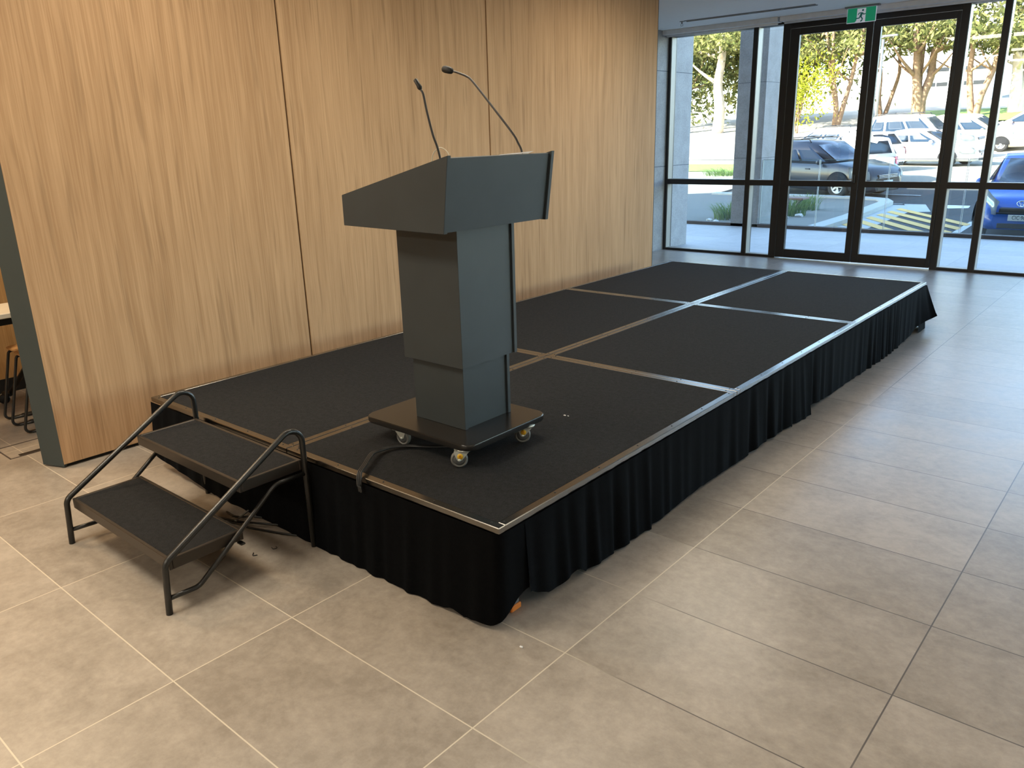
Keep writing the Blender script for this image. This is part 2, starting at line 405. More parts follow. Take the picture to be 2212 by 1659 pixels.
# ---------------------------------------------------------------- glazing
def window(n, x0, x1, lm, rm, label, head=2.915):
    """lm / rm: width of the left and right mullion that belongs to this window"""
    t = thing('window_%d' % n, label, 'window', ((x0+x1)/2, WY, 0), kind='structure')
    b = newbm()
    if lm: box(b, x0, x0+lm, WY, GYL+.03, 0, 2.985, .002)
    if rm: box(b, x1-rm, x1, WY, GYL+.03, 0, 2.985, .002)
    xa, xb = x0+lm, x1-rm
    box(b, xa, xb, WY, GYL+.03, 2.925, 2.985, .002); box(b, xa, xb, WY, GYL+.03, 0, .03, .002)
    box(b, xa, xb, WY, GYL+.03, .95, 1.02, .002)
    obj('frame', b, m_frame, t)
    # thin pale strips: daylight on the frame's rebate faces put into the colour
    b = newbm(); e = .004; d0, d1 = WY+.012, GYL-.004
    for z0, z1 in ((.03, .95), (1.02, 2.925)):
        box(b, xa, xa+e, d0, d1, z0, z1); box(b, xb-e, xb, d0, d1, z0, z1)
        box(b, xa+e, xb-e, d0, d1, z0, z0+e)
    obj('lit_rebate_strip', b, m_litface, t)
    for z0, z1 in ((.03, .95), (1.02, 2.925)):
        b = newbm(); box(b, xa, xb, GYL, GYL+.008, z0, z1); obj('pane', b, m_glass, t)
window(1, -4.412, -3.114, .038, .064, 'tall glazed bay between the granite pier and the first mullion')
window(2, -3.114, -2.69, 0, .092, 'narrow glazed bay just left of the double door')
window(3, -.764, -.286, .078, .067, 'narrow glazed bay just right of the double door')
window(4, -.286, 1.62, 0, .067, 'glazed bay at the right edge with the blue car behind it')
window(5, 1.62, 3.52, 0, .067, 'further glazed bay to the right'); window(6, 3.52, 5.42, 0, .067, 'next glazed bay to the right'); window(7, 5.42, 7.0, 0, .067, 'last glazed bay at the right wall')
def door(n, x0, x1, la, ra, label):
    t = thing('door_%d' % n, label, 'door', ((x0+x1)/2, WY, 0), kind='structure')
    b = newbm(); y0, y1 = WY, WY+.055
    box(b, x0, x0+la, y0, y1, .015, 2.86, .003); box(b, x1-ra, x1, y0, y1, .015, 2.86, .003)
    box(b, x0+la, x1-ra, y0, y1, .015, .125, .002); box(b, x0+la, x1-ra, y0, y1, 2.785, 2.86, .002)
    box(b, x0+la, x1-ra, y0, y1, .95, 1.02, .002); obj('frame', b, m_frame, t)
    b = newbm(); box(b, x0+la, x1-ra, y0+.004, y1-.012, 1.02, 1.024); obj('lit_rail_top', b, m_litface, t)  # daylight on the rail's top face put into a pale strip
    for z0, z1 in ((.125, .95), (1.02, 2.785)):
        b = newbm(); box(b, x0+la, x1-ra, WY+.04, WY+.048, z0, z1); obj('pane', b, m_glass, t)
    return t
d1 = door(1, -2.686, -1.693, .117, .078, 'left leaf of the dark framed glass double door')
d2 = door(2, -1.687, -.768, .083, .042, 'right leaf of the dark framed glass double door')
b = newbm(); box(b, -1.755, -1.725, WY-.03, WY, 1.0, 1.10, .006); obj('door_lock', b, m_frame, d1)
b = newbm(); box(b, -2.69, -.764, WY, GYL+.03, 2.865, 2.985, .002); struct('trim_1', b, m_frame, 'dark head frame over the glass double door', 'trim')
# terrace slab outside
b = newbm(); box(b, -9.0, 16, 8.86, 12.2, -.5, -.002); box(b, 7.14, 16, -9, 8.86, -.5, -.002); struct('terrace', b, m_terrace, 'tiled terrace outside the glass doors', 'floor')
b = newbm(); box(b, -9.0, 16, 12.05, 12.2, -.002, .055, .004); struct('trim_2', b, m_plinth, 'low dark plinth along the terrace edge', 'trim')
b = newbm(); box(b, -4.93, -4.41, 12.05, 12.62, -.5, 3.6, .004); struct('column', b, m_granite2, 'square grey granite column standing on the terrace edge', 'column')
# glass balustrade
xs = [(-5.95, -4.945, 'glass balustrade panel left of the granite column'), (-4.40, -3.41, 'glass balustrade panel joining the granite column on its right'), (-3.395, -2.292, 'glass balustrade panel behind the left door leaf'), (-2.277, -1.174, 'glass balustrade panel behind the right door leaf'), (-1.159, -.06, 'glass balustrade panel in front of the hatched ground and blue car'), (-.045, 1.055, 'glass balustrade panel at the right edge of the view')]
for a, c, l in xs:
    t = thing('glass_balustrade', l, 'glass panel', ((a+c)/2, 12.12, .05), group='glass balustrade panels along the terrace')
    b = newbm(); box(b, a, c, 12.114, 12.126, .055, 1.165); obj('pane', b, m_bglass, t)
    b = newbm(); box(b, a, c, 12.113, 12.127, 1.165, 1.172); box(b, a-.001, a+.004, 12.113, 12.127, .055, 1.165, mi=1); box(b, c-.004, c+.001, 12.113, 12.127, .055, 1.165, mi=1); obj('polished_edge', b, [m_edge, m_edgelit], t)
# ---------------------------------------------------------------- ceiling fittings
for x0, x1, l in ((-4.43, -2.80, 'white roller blind cassette above the left windows'), (-2.77, .9, 'long white roller blind cassette above the double door')):
    t = thing('roller_blind', l, 'blind', ((x0+x1)/2, 8.63, 2.93), group='roller blinds along the window head')
    b = newbm(); box(b, x0, x1, 8.55, 8.70, 2.942, 3.0, .006, seg=2); obj('cassette', b, m_blind, t)
    b = newbm(); tube(b, [(x0+.03, 8.64, 2.935), (x1-.03, 8.64, 2.935)], .018, 12); obj('bottom_bar', b, m_blind, t)
t = thing('exit_sign', 'green exit sign with a running figure hanging from the ceiling', 'sign', (-1.755, 8.45, 2.985))
sx0, sx1, sz0, sz1 = -1.918, -1.594, 2.818, 2.978; sw, sh = sx1-sx0, sz1-sz0
b = newbm(); box(b, sx0, sx1, 8.452, 8.468, sz0, sz1, .002); obj('backing', b, m_swhite, t)
b = newbm(); box(b, sx0-.03, sx1+.03, 8.44, 8.50, 2.982, 2.9995); obj('ceiling_mount', b, m_slot, t)
b = newbm(); box(b, sx0+.005, sx1-.005, 8.4505, 8.452, sz0+.006, sz1-.002); obj('green_face', b, m_sgreen, t)
def S(u, v): return (sx0+u*sw, sz1-v*sh)
b = newbm(); prism(b, [S(.345,.06), S(.645,.06), S(.645,.97), S(.29,.97), S(.345,.83)], 8.4495, 8.4505); obj('doorway', b, m_swhite, t)
b = newbm()
def stroke(bm, pts, w):
    for (a, c) in zip(pts, pts[1:]):
        a = Vector(S(*a)); c = Vector(S(*c)); d = (c-a).normalized(); n = Vector((-d.y, d.x))*w; a = a-d*w*.5; c = c+d*w*.5
        prism(bm, [a+n, c+n, c-n, a-n], 8.4485, 8.4495)
hx, hz = S(.545, .19); prism(b, [(hx+.0115*math.cos(k*PI/8), hz+.0115*math.sin(k*PI/8)) for k in range(16)], 8.4485, 8.4495)
stroke(b, [(.515,.38), (.475,.60)], .012); stroke(b, [(.49,.35), (.42,.37), (.39,.46)], .005); stroke(b, [(.535,.36), (.58,.47), (.635,.44)], .005)
stroke(b, [(.47,.60), (.435,.69), (.32,.72)], .006); stroke(b, [(.49,.60), (.545,.76), (.53,.88), (.49,.91)], .006)
obj('running_figure', b, m_sdark, t)
t = thing('slot_diffuser', 'long recessed linear ceiling slot near the glazing', 'ceiling diffuser', (-2.9, 7.93, 2.99))
b = newbm(); box(b, -3.73, -2.10, 7.905, 7.965, 2.993, 3.001); box(b, -3.74, -2.09, 7.897, 7.905, 2.990, 3.0); box(b, -3.74, -2.09, 7.965, 7.973, 2.990, 3.0); obj('slot_frame', b, m_slot, t)
b = newbm(); box(b, -3.72, -2.9, 7.93, 7.94, 2.985, 2.993); box(b, -2.75, -2.5, 7.93, 7.94, 2.985, 2.993); obj('slot_glint', b, m_litface, t)  # pale strips: bright reflection in the slot put into colour
t = thing('sprinkler_head', 'small pendant sprinkler head left of the ceiling slot', 'sprinkler', (-3.79, 7.94, 3.0))
b = newbm(); lathe(b, [(0, -.006), (.028, -.006), (.030, .0), (0, .001)], Matrix.Translation((-3.79, 7.94, 3.0)), 16); tube(b, [(-3.79, 7.94, 3.002), (-3.79, 7.94, 2.97)], .010, 10); tube(b, [(-3.80, 7.94, 2.972), (-3.806, 7.94, 2.955), (-3.79, 7.94, 2.94), (-3.774, 7.94, 2.955), (-3.78, 7.94, 2.972)], .003, 6); obj('body', b, m_slot, t)
b = newbm(); lathe(b, [(0, 0), (.014, 0), (.014, .002), (0, .002)], Matrix.Translation((-3.79, 7.94, 2.937))); obj('deflector', b, m_chrome, t)
# ---------------------------------------------------------------- stage
H = .398; DX, DY = 1.2082, 1.83; YAW = .0073
SM = Matrix.Rotation(YAW, 4, 'Z')
def sp(u, v, z): return SM @ Vector((-u*DX, v*DY, z))
dlab = {(0,0): 'carpeted stage deck under the lectern, nearest the camera', (0,1): 'middle carpeted stage deck on the open right side', (0,2): 'far carpeted stage deck on the right, nearest the double door',
        (1,0): 'carpeted stage deck beside the oak wall, behind the steps', (1,1): 'middle carpeted stage deck against the oak wall', (1,2): 'far carpeted stage deck on the left near the window'}
def make_deck(i, j):
    x1, x0 = -i*DX-.002*(i > 0), -(i+1)*DX+.002*(i < 1); y0, y1 = j*DY+.002*(j > 0), (j+1)*DY-.002*(j < 2)
    c = SM @ Vector(((x0+x1)/2, (y0+y1)/2, 0))
    t = thing('stage_deck', dlab[i, j], 'stage platform', c, YAW, 'modular stage decks')
    w = .034
    b = newbm()
    box(b, x0, x1, y0, y0+w, H-.024, H, .0025); box(b, x0, x1, y1-w, y1, H-.024, H, .0025)
    box(b, x0, x0+w, y0+w, y1-w, H-.024, H, .0025); box(b, x1-w, x1, y0+w, y1-w, H-.024, H, .0025)
    for px in [x0+.02, x1-.02]:
        for k in range(7):
            py = y0+.05+(y1-y0-.1)*k/6; lathe(b, [(0, .0012), (.0035, .0012), (.0035, 0)], Matrix.Translation((px, py, H)), 8, 1)
    for py in [y0+.02, y1-.02]:
        for k in range(5):
            px = x0+.05+(x1-x0-.1)*k/4; lathe(b, [(0, .0012), (.0035, .0012), (.0035, 0)], Matrix.Translation((px, py, H)), 8, 1)
    b.transform(SM); obj('edge_trim', b, [m_alu, m_screw], t)
    b = newbm(); box(b, x0+w, x1-w, y0+w, y1-w, H-.02, H-.0008); b.transform(SM); obj('carpet', b, m_carpet, t)
    b = newbm()
    for q in ((x0+.03, x1-.03, y0+.03, y0+.06), (x0+.03, x1-.03, y1-.06, y1-.03), (x0+.03, x0+.06, y0+.06, y1-.06), (x1-.06, x1-.03, y0+.06, y1-.06)): box(b, *q, H-.10, H-.021)
    b.transform(SM); obj('subframe', b, m_tube, t)
    for lx in (x0+.07, x1-.07):
        for ly in (y0+.13, y1-.13):
            b = newbm(); box(b, lx-.022, lx+.022, ly-.022, ly+.022, .022, H-.021, .003); b.transform(SM); lg = obj('leg', b, m_slot, t)
            b = newbm(); box(b, lx-.028, lx+.028, ly-.028, ly+.028, 0, .024, .004); b.transform(SM); obj('foot', b, m_orangep, lg)
for i in (0, 1):
    for j in range(3): make_deck(i, j)
def interp(tab, x):
    for (a, fa), (c, fc) in zip(tab, tab[1:]):
        if x <= c: return fa+(fc-fa)*max(0, (x-a))/(c-a)
    return tab[-1][1]
def skirt(path, zb, bulge, pleat, seed, label, loc):
    """path(s)->(pt, outward normal), s in metres"""
    f, L = path; rr = random.Random(seed); ph = [rr.uniform(0, 6.28) for _ in range(6)]
    n = int(L/.012); rows = 16; grid = []
    for k in range(rows+1):
        t = k/rows; row = []
        for i in range(n+1):
            s = L*i/n; p, nn = f(s)
            w = s + .05*math.sin(s*3.1+ph[0])
            a = math.sin(w*58+ph[1]+.6*math.sin(s*7+ph[2]))*.6+math.sin(w*33+ph[3]+t*.8)*.5+math.sin(w*95+ph[4])*.25
            amp = pleat*(.15+.85*t**.7)*(.6+.4*math.sin(s*4+ph[5]))
            off = .003+bulge(s)*t**1.1+amp*(a*.5+.5)
            z = (H-.024)+(zb(s)-(H-.024))*t
            row.append((p[0]+nn[0]*off, p[1]+nn[1]*off, max(.002, z+.006*a*(t > .9)*(z > .012))))
        grid.append(row)
    b = newbm(); sheet(b, grid)
    return single('stage_skirt', b, m_velvet, label, 'stage skirt', loc, 'black velvet skirts around the stage')
fz = [(-2.45,.09), (-2.35,.07), (-2.27,.066), (-1.84,.012), (-1.02,.003), (-.67,.003), (-.4,.004), (-.272,.008), (-.225,.023), (-.156,.01), (-.045,.018), (0,.035), (.041,.060), (.09,.095), (.16,.105)]
LF = 2*DX
def fpath(s):
    # left end of the front, along the front, then round the near corner
    u = -LF+s
    if u < -.03: return SM @ Vector((u, -.001, 0)), SM @ Vector((0, -1, 0))
    if u < .05:
        a = (u+.03)/.08*PI/2; return SM @ Vector((-.03+.03*math.sin(a), .03-.03*math.cos(a)-.001, 0)), SM @ Vector((math.sin(a), -math.cos(a), 0))
    return SM @ Vector((.001, .03+(u-.05), 0)), SM @ Vector((1, 0, 0))
skirt((fpath, LF+.166), lambda s: interp(fz, -LF+s-.01), lambda s: .022*min(1, max(0, (LF+.02-s)/.1)), .014, 3, 'black velvet skirt along the short front side behind the steps', (-1.2, 0, 0))
sz1_ = [(.14,.10), (.227,.05), (.317,.042), (.411,.063), (.472,.025), (.59,.023), (.97,.010), (1.39,.024), (1.9,.016), (2.12,.027), (2.5,.012), (2.72,.004), (2.80,.004)]
skirt((lambda s: (SM @ Vector((.001, .13+s, 0)), SM @ Vector((1, 0, 0))), 2.67), lambda s: interp(sz1_, .13+s), lambda s: .012+.03*max(0, (s-2.3)/.37), .028, 5, 'black velvet skirt on the near half of the long right side', (0, 1.4, 0))
sz2_ = [(2.75,.066), (2.95,.035), (3.18,.017), (3.8,.004), (4.7,.003), (5.1,.02), (5.25,.06), (5.5,.115)]
skirt((lambda s: (SM @ Vector((.001, 2.76+s, 0)), SM @ Vector((1, 0, 0))), 2.74), lambda s: interp(sz2_, 2.76+s), lambda s: .010+.085*max(0, (s-2.46)/.28)**1.5, .028, 8, 'black velvet skirt on the far half of the right side with a flared end', (0, 4.1, 0))
def epath(s):
    if s < .22: return SM @ Vector((-.004, 5.28+s, 0)), SM @ Vector((1, 0, 0))
    return SM @ Vector((-(s-.22), 5.50, 0)), SM @ Vector((0, 1, 0))
skirt((epath, .22+LF), lambda s: .006, lambda s: .034, .012, 11, 'black velvet skirt across the far end of the stage', (-1.2, 5.5, 0))
# ---------------------------------------------------------------- portable steps
t = thing('portable_steps', 'black two-tread portable steps with tube handrails before the stage', 'steps', (-1.475, -.36, 0))
xl, xr = -1.909, -1.0355
for x in (xl, xr):
    b = newbm(); tube(b, fillet([(x, -.681, 0), (x, -.668, .203), (x, -.041, .581), (x, -.0375, 0)], [.045, .056], 10), .0122, 14); obj('handrail', b, m_tube, t)
    b = newbm(); tube(b, fillet([(x, -.668, .062), (x, -.555, .057), (x, -.185, .342), (x, -.048, .340)], [.06, .07], 8), .0095, 12); obj('stringer', b, m_tube, t)
for y0, y1, zt, l in ((-.648, -.345, .206, 'lower'), (-.334, -.045, .400, 'upper')):
    b = newbm(); xa, xb = xl+.011, xr-.011
    box(b, xa, xb, y0, y0+.014, zt-.045, zt, .002); box(b, xa, xb, y1-.014, y1, zt-.045, zt, .002)
    box(b, xa, xa+.014, y0+.014, y1-.014, zt-.045, zt, .002); box(b, xb-.014, xb, y0+.014, y1-.014, zt-.045, zt, .002)
    tr = obj('tread', b, m_treadtrim, t)
    b = newbm(); box(b, xa+.014, xb-.014, y0+.014, y1-.014, zt-.018, zt-.002); obj('carpet', b, m_carpet, tr)
b = newbm(); box(b, xr-.02, xr+.012, -.372, -.352, .150, .158, .002); obj('bracket', b, m_tube, t)
# ---------------------------------------------------------------- lectern
CX, CY = -.5384, .4102
t = thing('lectern', 'charcoal lectern on a castered black base standing on the stage', 'lectern', (CX-.15, CY+.14, H))
zt = H+.105
b = newbm(); r = .045; px0, px1, py0, py1 = CX-.4936, CX+.1378, CY-.1282, CY+.371
poly = []
for cx, cy, a0 in ((px1-r, py1-r, 0), (px0+r, py1-r, 90), (px0+r, py0+r, 180), (px1-r, py0+r, 270)):
    for k in range(7): poly.append((cx+r*math.cos(math.radians(a0+15*k)), cy+r*math.sin(math.radians(a0+15*k))))
a = [b.verts.new((x, y, zt-.026)) for x, y in poly]; c = [b.verts.new((x, y, zt)) for x, y in poly]
b.faces.new(a[::-1]); top = b.faces.new(c)
for i in range(len(poly)): b.faces.new((a[i], a[(i+1) % len(a)], c[(i+1) % len(a)], c[i])).smooth = True
es = [e for e in b.edges if len(set(round(v.co.z, 4) for v in e.verts)) == 1]
bmesh.ops.bevel(b, geom=es, offset=.006, segments=3, affect='EDGES', profile=.5)
obj('base_plate', b, m_base, t)
def column(x0, x1, y0, y1, z0, z1, nm):
    for ya, yb in ((y0, y0+.018), (y1-.018, y1)):
        b = newbm(); box(b, x0, x1, ya, yb, z0, z1, .0012); obj(nm+'_side_panel', b, m_lect, t)
    b = newbm(); box(b, x1-.027, x1-.009, y0+.018, y1-.018, z0, z1-.001); obj(nm+'_front_panel', b, m_lect, t)
    b = newbm(); box(b, x0+.004, x0+.022, y0+.018, y1-.018, z0, z1-.001); obj(nm+'_back_panel', b, m_lect, t)
column(CX-.2927, CX, CY, CY+.2871, zt, .86, 'inner_column')
column(CX-.3163, CX+.0244, CY-.0244, CY+.3115, .7726, 1.322, 'outer_column')
hy0, hy1 = CY-.1594, CY+.4464
A, B_, C_, D_ = (CX-.4722, 1.4449), (CX-.4733, 1.3263), (CX+.0941, 1.320), (CX+.1309, 1.5914)
for ya, yb in ((hy0, hy0+.018), (hy1-.018, hy1)):
    b = newbm(); prism(b, [A, B_, C_, D_], ya, yb, 'y', 0, .0010); obj('head_side_panel', b, m_lect, t)
n = Vector((C_[1]-D_[1], D_[0]-C_[0])).normalized()  # inward-ish normal of the front
def off(pt, d, e): 
    dr = (Vector(D_)-Vector(C_)).normalized(); return Vector(pt)+n*d+dr*e
b = newbm(); s_ = 1 if n.x < 0 else -1
prism(b, [off(C_, s_*.010, .002), off(C_, s_*.028, .002), off(D_, s_*.028, -.011), off(D_, s_*.010, -.011)], hy0+.018, hy1-.018); obj('head_front_panel', b, m_lect, t)
b = newbm(); prism(b, [(B_[0]+.004, B_[1]+.002), (C_[0]-.03, C_[1]+.002), (C_[0]-.03, C_[1]+.020), (B_[0]+.004, B_[1]+.020)], hy0+.018, hy1-.018); obj('head_bottom', b, m_lect, t)
b = newbm(); prism(b, [(A[0]+.003, A[1]-.002), (A[0]+.003, B_[1]+.02), (A[0]+.021, B_[1]+.02), (A[0]+.021, A[1]+.001)], hy0+.018, hy1-.018); obj('head_back_panel', b, m_lect, t)
b = newbm(); sl = (D_[1]-A[1])/(D_[0]-A[0])
xk = CX+.02
prism(b, [(A[0]+.021, A[1]-.035), (xk, A[1]-.035+sl*(xk-A[0])), (xk, A[1]-.018+sl*(xk-A[0])), (A[0]+.021, A[1]-.016)], hy0+.018, hy1-.018); obj('reading_board', b, m_lect, t)
b = newbm(); prism(b, [(xk, 1.530), (CX+.094, 1.530), (CX+.096, 1.547), (xk, 1.547)], hy0+.018, hy1-.018); obj('top_shelf', b, m_lect, t)
# casters
def caster(x, y, swing, face, sticker, brake):
    """x, y: wheel centre; swing: direction from wheel to swivel plate; face: angle of the wheel axis that points to the viewer"""
    r = .034; cz = H+r; ax = Vector((math.cos(face), math.sin(face), 0)); sd = Vector((math.cos(swing), math.sin(swing), 0))
    F = Matrix.Translation((x, y, cz)) @ Matrix(((-math.sin(face), 0, ax.x, 0), (math.cos(face), 0, ax.y, 0), (0, 1, 0, 0), (0, 0, 0, 1)))
    root = newbm()
    # yoke: top plate and two cheeks
    zt_ = H+.079
    cx, cy = x+sd.x*.022, y+sd.y*.022
    lathe(root, [(0, 0), (.030, 0), (.032, .004), (.032, .007), (0, .007)], Matrix.Translation((cx, cy, zt_-.0072)), 18)
    for s in (-1, 1):
        o = s*.0135
        pl = [(-.020, .034), (.034, .034), (.040, .030), (.010, -.006), (-.006, -.008), (-.010, -.002), (-.018, .018)]
        # local x along swing
        k = sd.dot(Vector((-math.sin(face), math.cos(face), 0))); k = 1 if k >= 0 else -1
        q = [F @ Vector((k*u, v+.004, o-.0008)) for u, v in pl]; q2 = [F @ Vector((k*u, v+.004, o+.0008)) for u, v in pl]
        va = [root.verts.new(p) for p in q]; vb = [root.verts.new(p) for p in q2]
        root.faces.new(va); root.faces.new(vb[::-1])
        for i in range(len(va)): root.faces.new((va[i], va[(i+1) % len(va)], vb[(i+1) % len(va)], vb[i]))
    box(root, cx-.012, cx+.012, cy-.012, cy+.012, H+.060, H+.074, .003)
    lathe(root, [(0, .019), (.005, .019), (.006, .0165), (.006, -.0165), (.005, -.019), (0, -.019)], F, 12)
    cs = obj('caster', root, m_steel, t)
    wb = newbm(); lathe(wb, [(.012, .0105), (.0225, .0105), (.0235, .0085), (.0255, .0085), (.0265, .0115), (.031, .010), (.034, .006), (.034, -.006), (.031, -.010), (.0265, -.0115), (.0235, -.0085), (.012, -.0105)], F, 32); obj('wheel', wb, m_tyre, cs)
    wb = newbm(); lathe(wb, [(0, .0112), (.012, .0112), (.0225, .0108), (.0225, -.0108), (0, -.0112)], F, 28); obj('hub', wb, m_hub, cs)
    if sticker:
        G = F @ Matrix.Translation((.004, .0155, .0155))
        wb = newbm(); lathe(wb, [(0, .001), (.0118, .001), (.0122, 0), (0, 0)], G, 24); st = obj('round_sticker', wb, m_yel, cs)
        tb = textmesh('R', .016, .0003); tb.transform(G @ Matrix.Translation((0, 0, .0013))); obj('letter', tb, m_red, cs)
    if brake:
        wb = newbm(); k = -sd
        P = [Vector((x, y, cz))+k*.020+Vector((0, 0, .034)), Vector((x, y, cz))+k*.030+Vector((0, 0, .033)), Vector((x, y, cz))+k*.040+Vector((0, 0, .024)), Vector((x, y, cz))+k*.050+Vector((0, 0, .026))]
        sdv = Vector((-k.y, k.x, 0))*.009
        for s0, s1 in zip(P, P[1:]):
            vs = [wb.verts.new(v) for v in (s0-sdv, s0+sdv, s1+sdv, s1-sdv)]; vs2 = [wb.verts.new(v.co+Vector((0, 0, -.0018))) for v in vs]
            wb.faces.new(vs); wb.faces.new(vs2[::-1])
            for i in range(4): wb.faces.new((vs[i], vs2[i], vs2[(i+1) % 4], vs[(i+1) % 4]))
        obj('brake_pedal', wb, m_steel, cs)
va = math.atan2(-.76, .65)
caster(-.470, .298, math.radians(45), va+.05, True, False)
caster(-.832, .330, math.radians(205), va-.55, False, True)
caster(-.440, .655, math.radians(50), va, True, False)
caster(-.955, .715, math.radians(140), va+.4, False, True)
# microphones
def mic(pts, rad, cap, caprad, label):
    P = spline(pts, 6)
    t = thing('gooseneck_microphone', label, 'microphone', pts[0])
    b = newbm(); lathe(b, [(0, 0), (.016, 0), (.016, .006), (.010, .012), (0, .012)], Matrix.Translation(pts[0]), 16); obj('mount', b, m_black, t)
    b = newbm(); tube(b, P, rad, 10); obj('gooseneck', b, m_tube, t)
    b = newbm(); q = [Vector(pts[-1])]+[Vector(c) for c in cap]; tube(b, q, .01, 16, 0, caprad); obj('capsule', b, m_black, t)
mic([(-.578, .395, 1.533), (-.594, .39, 1.612), (-.612, .385, 1.664), (-.637, .385, 1.747), (-.650, .385, 1.803), (-.662, .385, 1.823)], .0042,
    [(-.666, .385, 1.828), (-.667, .385, 1.830), (-.676, .385, 1.842), (-.688, .385, 1.857), (-.690, .385, 1.859)], [.005, .0085, .0095, .0080, .0080, .0045], 'left gooseneck microphone with a slim bare capsule')
mic([(-.455, .70, 1.546), (-.447, .70, 1.590), (-.466, .70, 1.626), (-.495, .70, 1.6645), (-.608, .70, 1.7785), (-.696, .70, 1.8645), (-.7255, .70, 1.8835), (-.7655, .70, 1.898), (-.800, .70, 1.908)], .0042,
    [(-.806, .70, 1.909), (-.808, .70, 1.9095), (-.822, .70, 1.9135), (-.842, .70, 1.918), (-.852, .70, 1.920), (-.856, .70, 1.921)], [.005, .009, .0115, .0140, .0145, .0125, .007], 'right gooseneck microphone with a foam windscreen')
b = newbm(); vs = [b.verts.new(v) for v in ((-.4235, .545, 1.586), (-.4235, .745, 1.593), (-.60, .745, 1.536), (-.60, .545, 1.534))]; b.faces.new(vs)
bmesh.ops.solidify(b, geom=b.faces[:], thickness=.0012)
single('paper_sheet', b, m_paper, 'white sheet of paper lying on the lectern top', 'paper', (-.51, .64, 1.575))
b = newbm(); tube(b, spline([(-.668, .42, 1.515), (-.662, .42, 1.565), (-.648, .42, 1.598), (-.614, .42, 1.616), (-.580, .42, 1.604), (-.563, .42, 1.577), (-.556, .42, 1.54)], 8), .0019, 8)
single('white_cable', b, m_wcable, 'thin white cord looping over the lectern behind the left microphone', 'cable', (-.56, .42, 1.55))
# cable from lectern to the stage edge
b = newbm(); pts = spline([(-.60, .44, H+.012), (-.70, .36, H+.012), (-.785, .305, H+.012), (-.824, .249, H+.014), (-.828, .19, H+.018), (-.80, .125, H+.030), (-.745, .045, H+.026), (-.715, -.008, H+.016), (-.700, -.026, H-.018), (-.69, -.030, H-.05)], 8)
for k in (-1, 0, 1):
    q = []
    for i, p_ in enumerate(pts):
        a = pts[max(0, i-1)]; c = pts[min(len(pts)-1, i+1)]; d = (c-a).normalized(); s_ = d.cross(Vector((0, 0, 1))).normalized() if abs(d.z) < .95 else Vector((1, 0, 0)); q.append(p_+s_*k*.0065)
    tube(b, q, .0046, 8)
single('cable_bundle', b, m_cable, 'flat bundle of black cables curving from under the lectern over the stage edge', 'cable', (-.75, .15, H))
cl = ['black cable on the floor behind the steps, lowest of three', 'black cable on the floor behind the steps, middle of three', 'black cable on the floor behind the steps, short upper one']
for l, pts in zip(cl, ([(-1.60, -.20, .006), (-1.49, -.135, .006), (-1.41, -.125, .006), (-1.323, -.095, .006), (-1.17, -.035, .006), (-1.05, .05, .006)], [(-1.62, -.16, .006), (-1.50, -.122, .006), (-1.40, -.085, .014), (-1.30, -.03, .014), (-1.22, .06, .006)], [(-1.63, -.10, .006), (-1.55, -.10, .006), (-1.47, -.06, .014), (-1.40, .0, .006), (-1.36, .08, .006)])):
    b = newbm(); tube(b, spline(pts, 8), .0048, 8); single('floor_cable', b, m_cable, l, 'cable', pts[0], 'cables on the floor behind the steps')
b = newbm(); box(b, -.005, .005, -.09, .09, 0, .006, .001); o = single('plastic_strip', b, m_cleartape, 'thin grey plastic strip lying on the floor behind the steps', 'strip', (0, 0, 0)); o.location = (-1.53, -.055, .0145); o.rotation_euler = (0, 0, .45)
b = newbm()
def crumb(bm, x, y, z, s):
    bmesh.ops.create_icosphere(bm, subdivisions=1, radius=s, matrix=Matrix.Translation((x, y, z+s*.5)) @ Matrix.Diagonal((1.3, .8, .6, 1)))
crumb(b, -.494, 1.028, H-.001, .006); crumb(b, -.478, 1.033, H-.001, .004); single('white_crumb', b, m_paper, 'small white scrap on the carpet right of the lectern base', 'scrap', (-.494, 1.028, H))
b = newbm(); crumb(b, .11, -.03, 0, .006); single('floor_scrap', b, m_paper, 'tiny pale scrap on the tiles by the near stage corner', 'scrap', (.11, -.03, 0))
b = newbm(); tube(b, spline([(-1.17, -.16, .002), (-1.15, -.165, .003), (-1.145, -.15, .003), (-1.16, -.145, .003)], 5), .0015, 6)
single('wire_scrap', b, m_cable, 'tiny curled dark wire scrap on the tiles right of the steps', 'scrap', (-1.17, -.16, 0))
b = newbm(); tube(b, spline([(-1.19, -.235, .002), (-1.17, -.25, .003), (-1.16, -.235, .002)], 5), .002, 6)
single('wire_scrap', b, m_cable, 'dark scrap on the tiles at the end of the grout line right of the steps', 'scrap', (-1.18, -.24, 0))
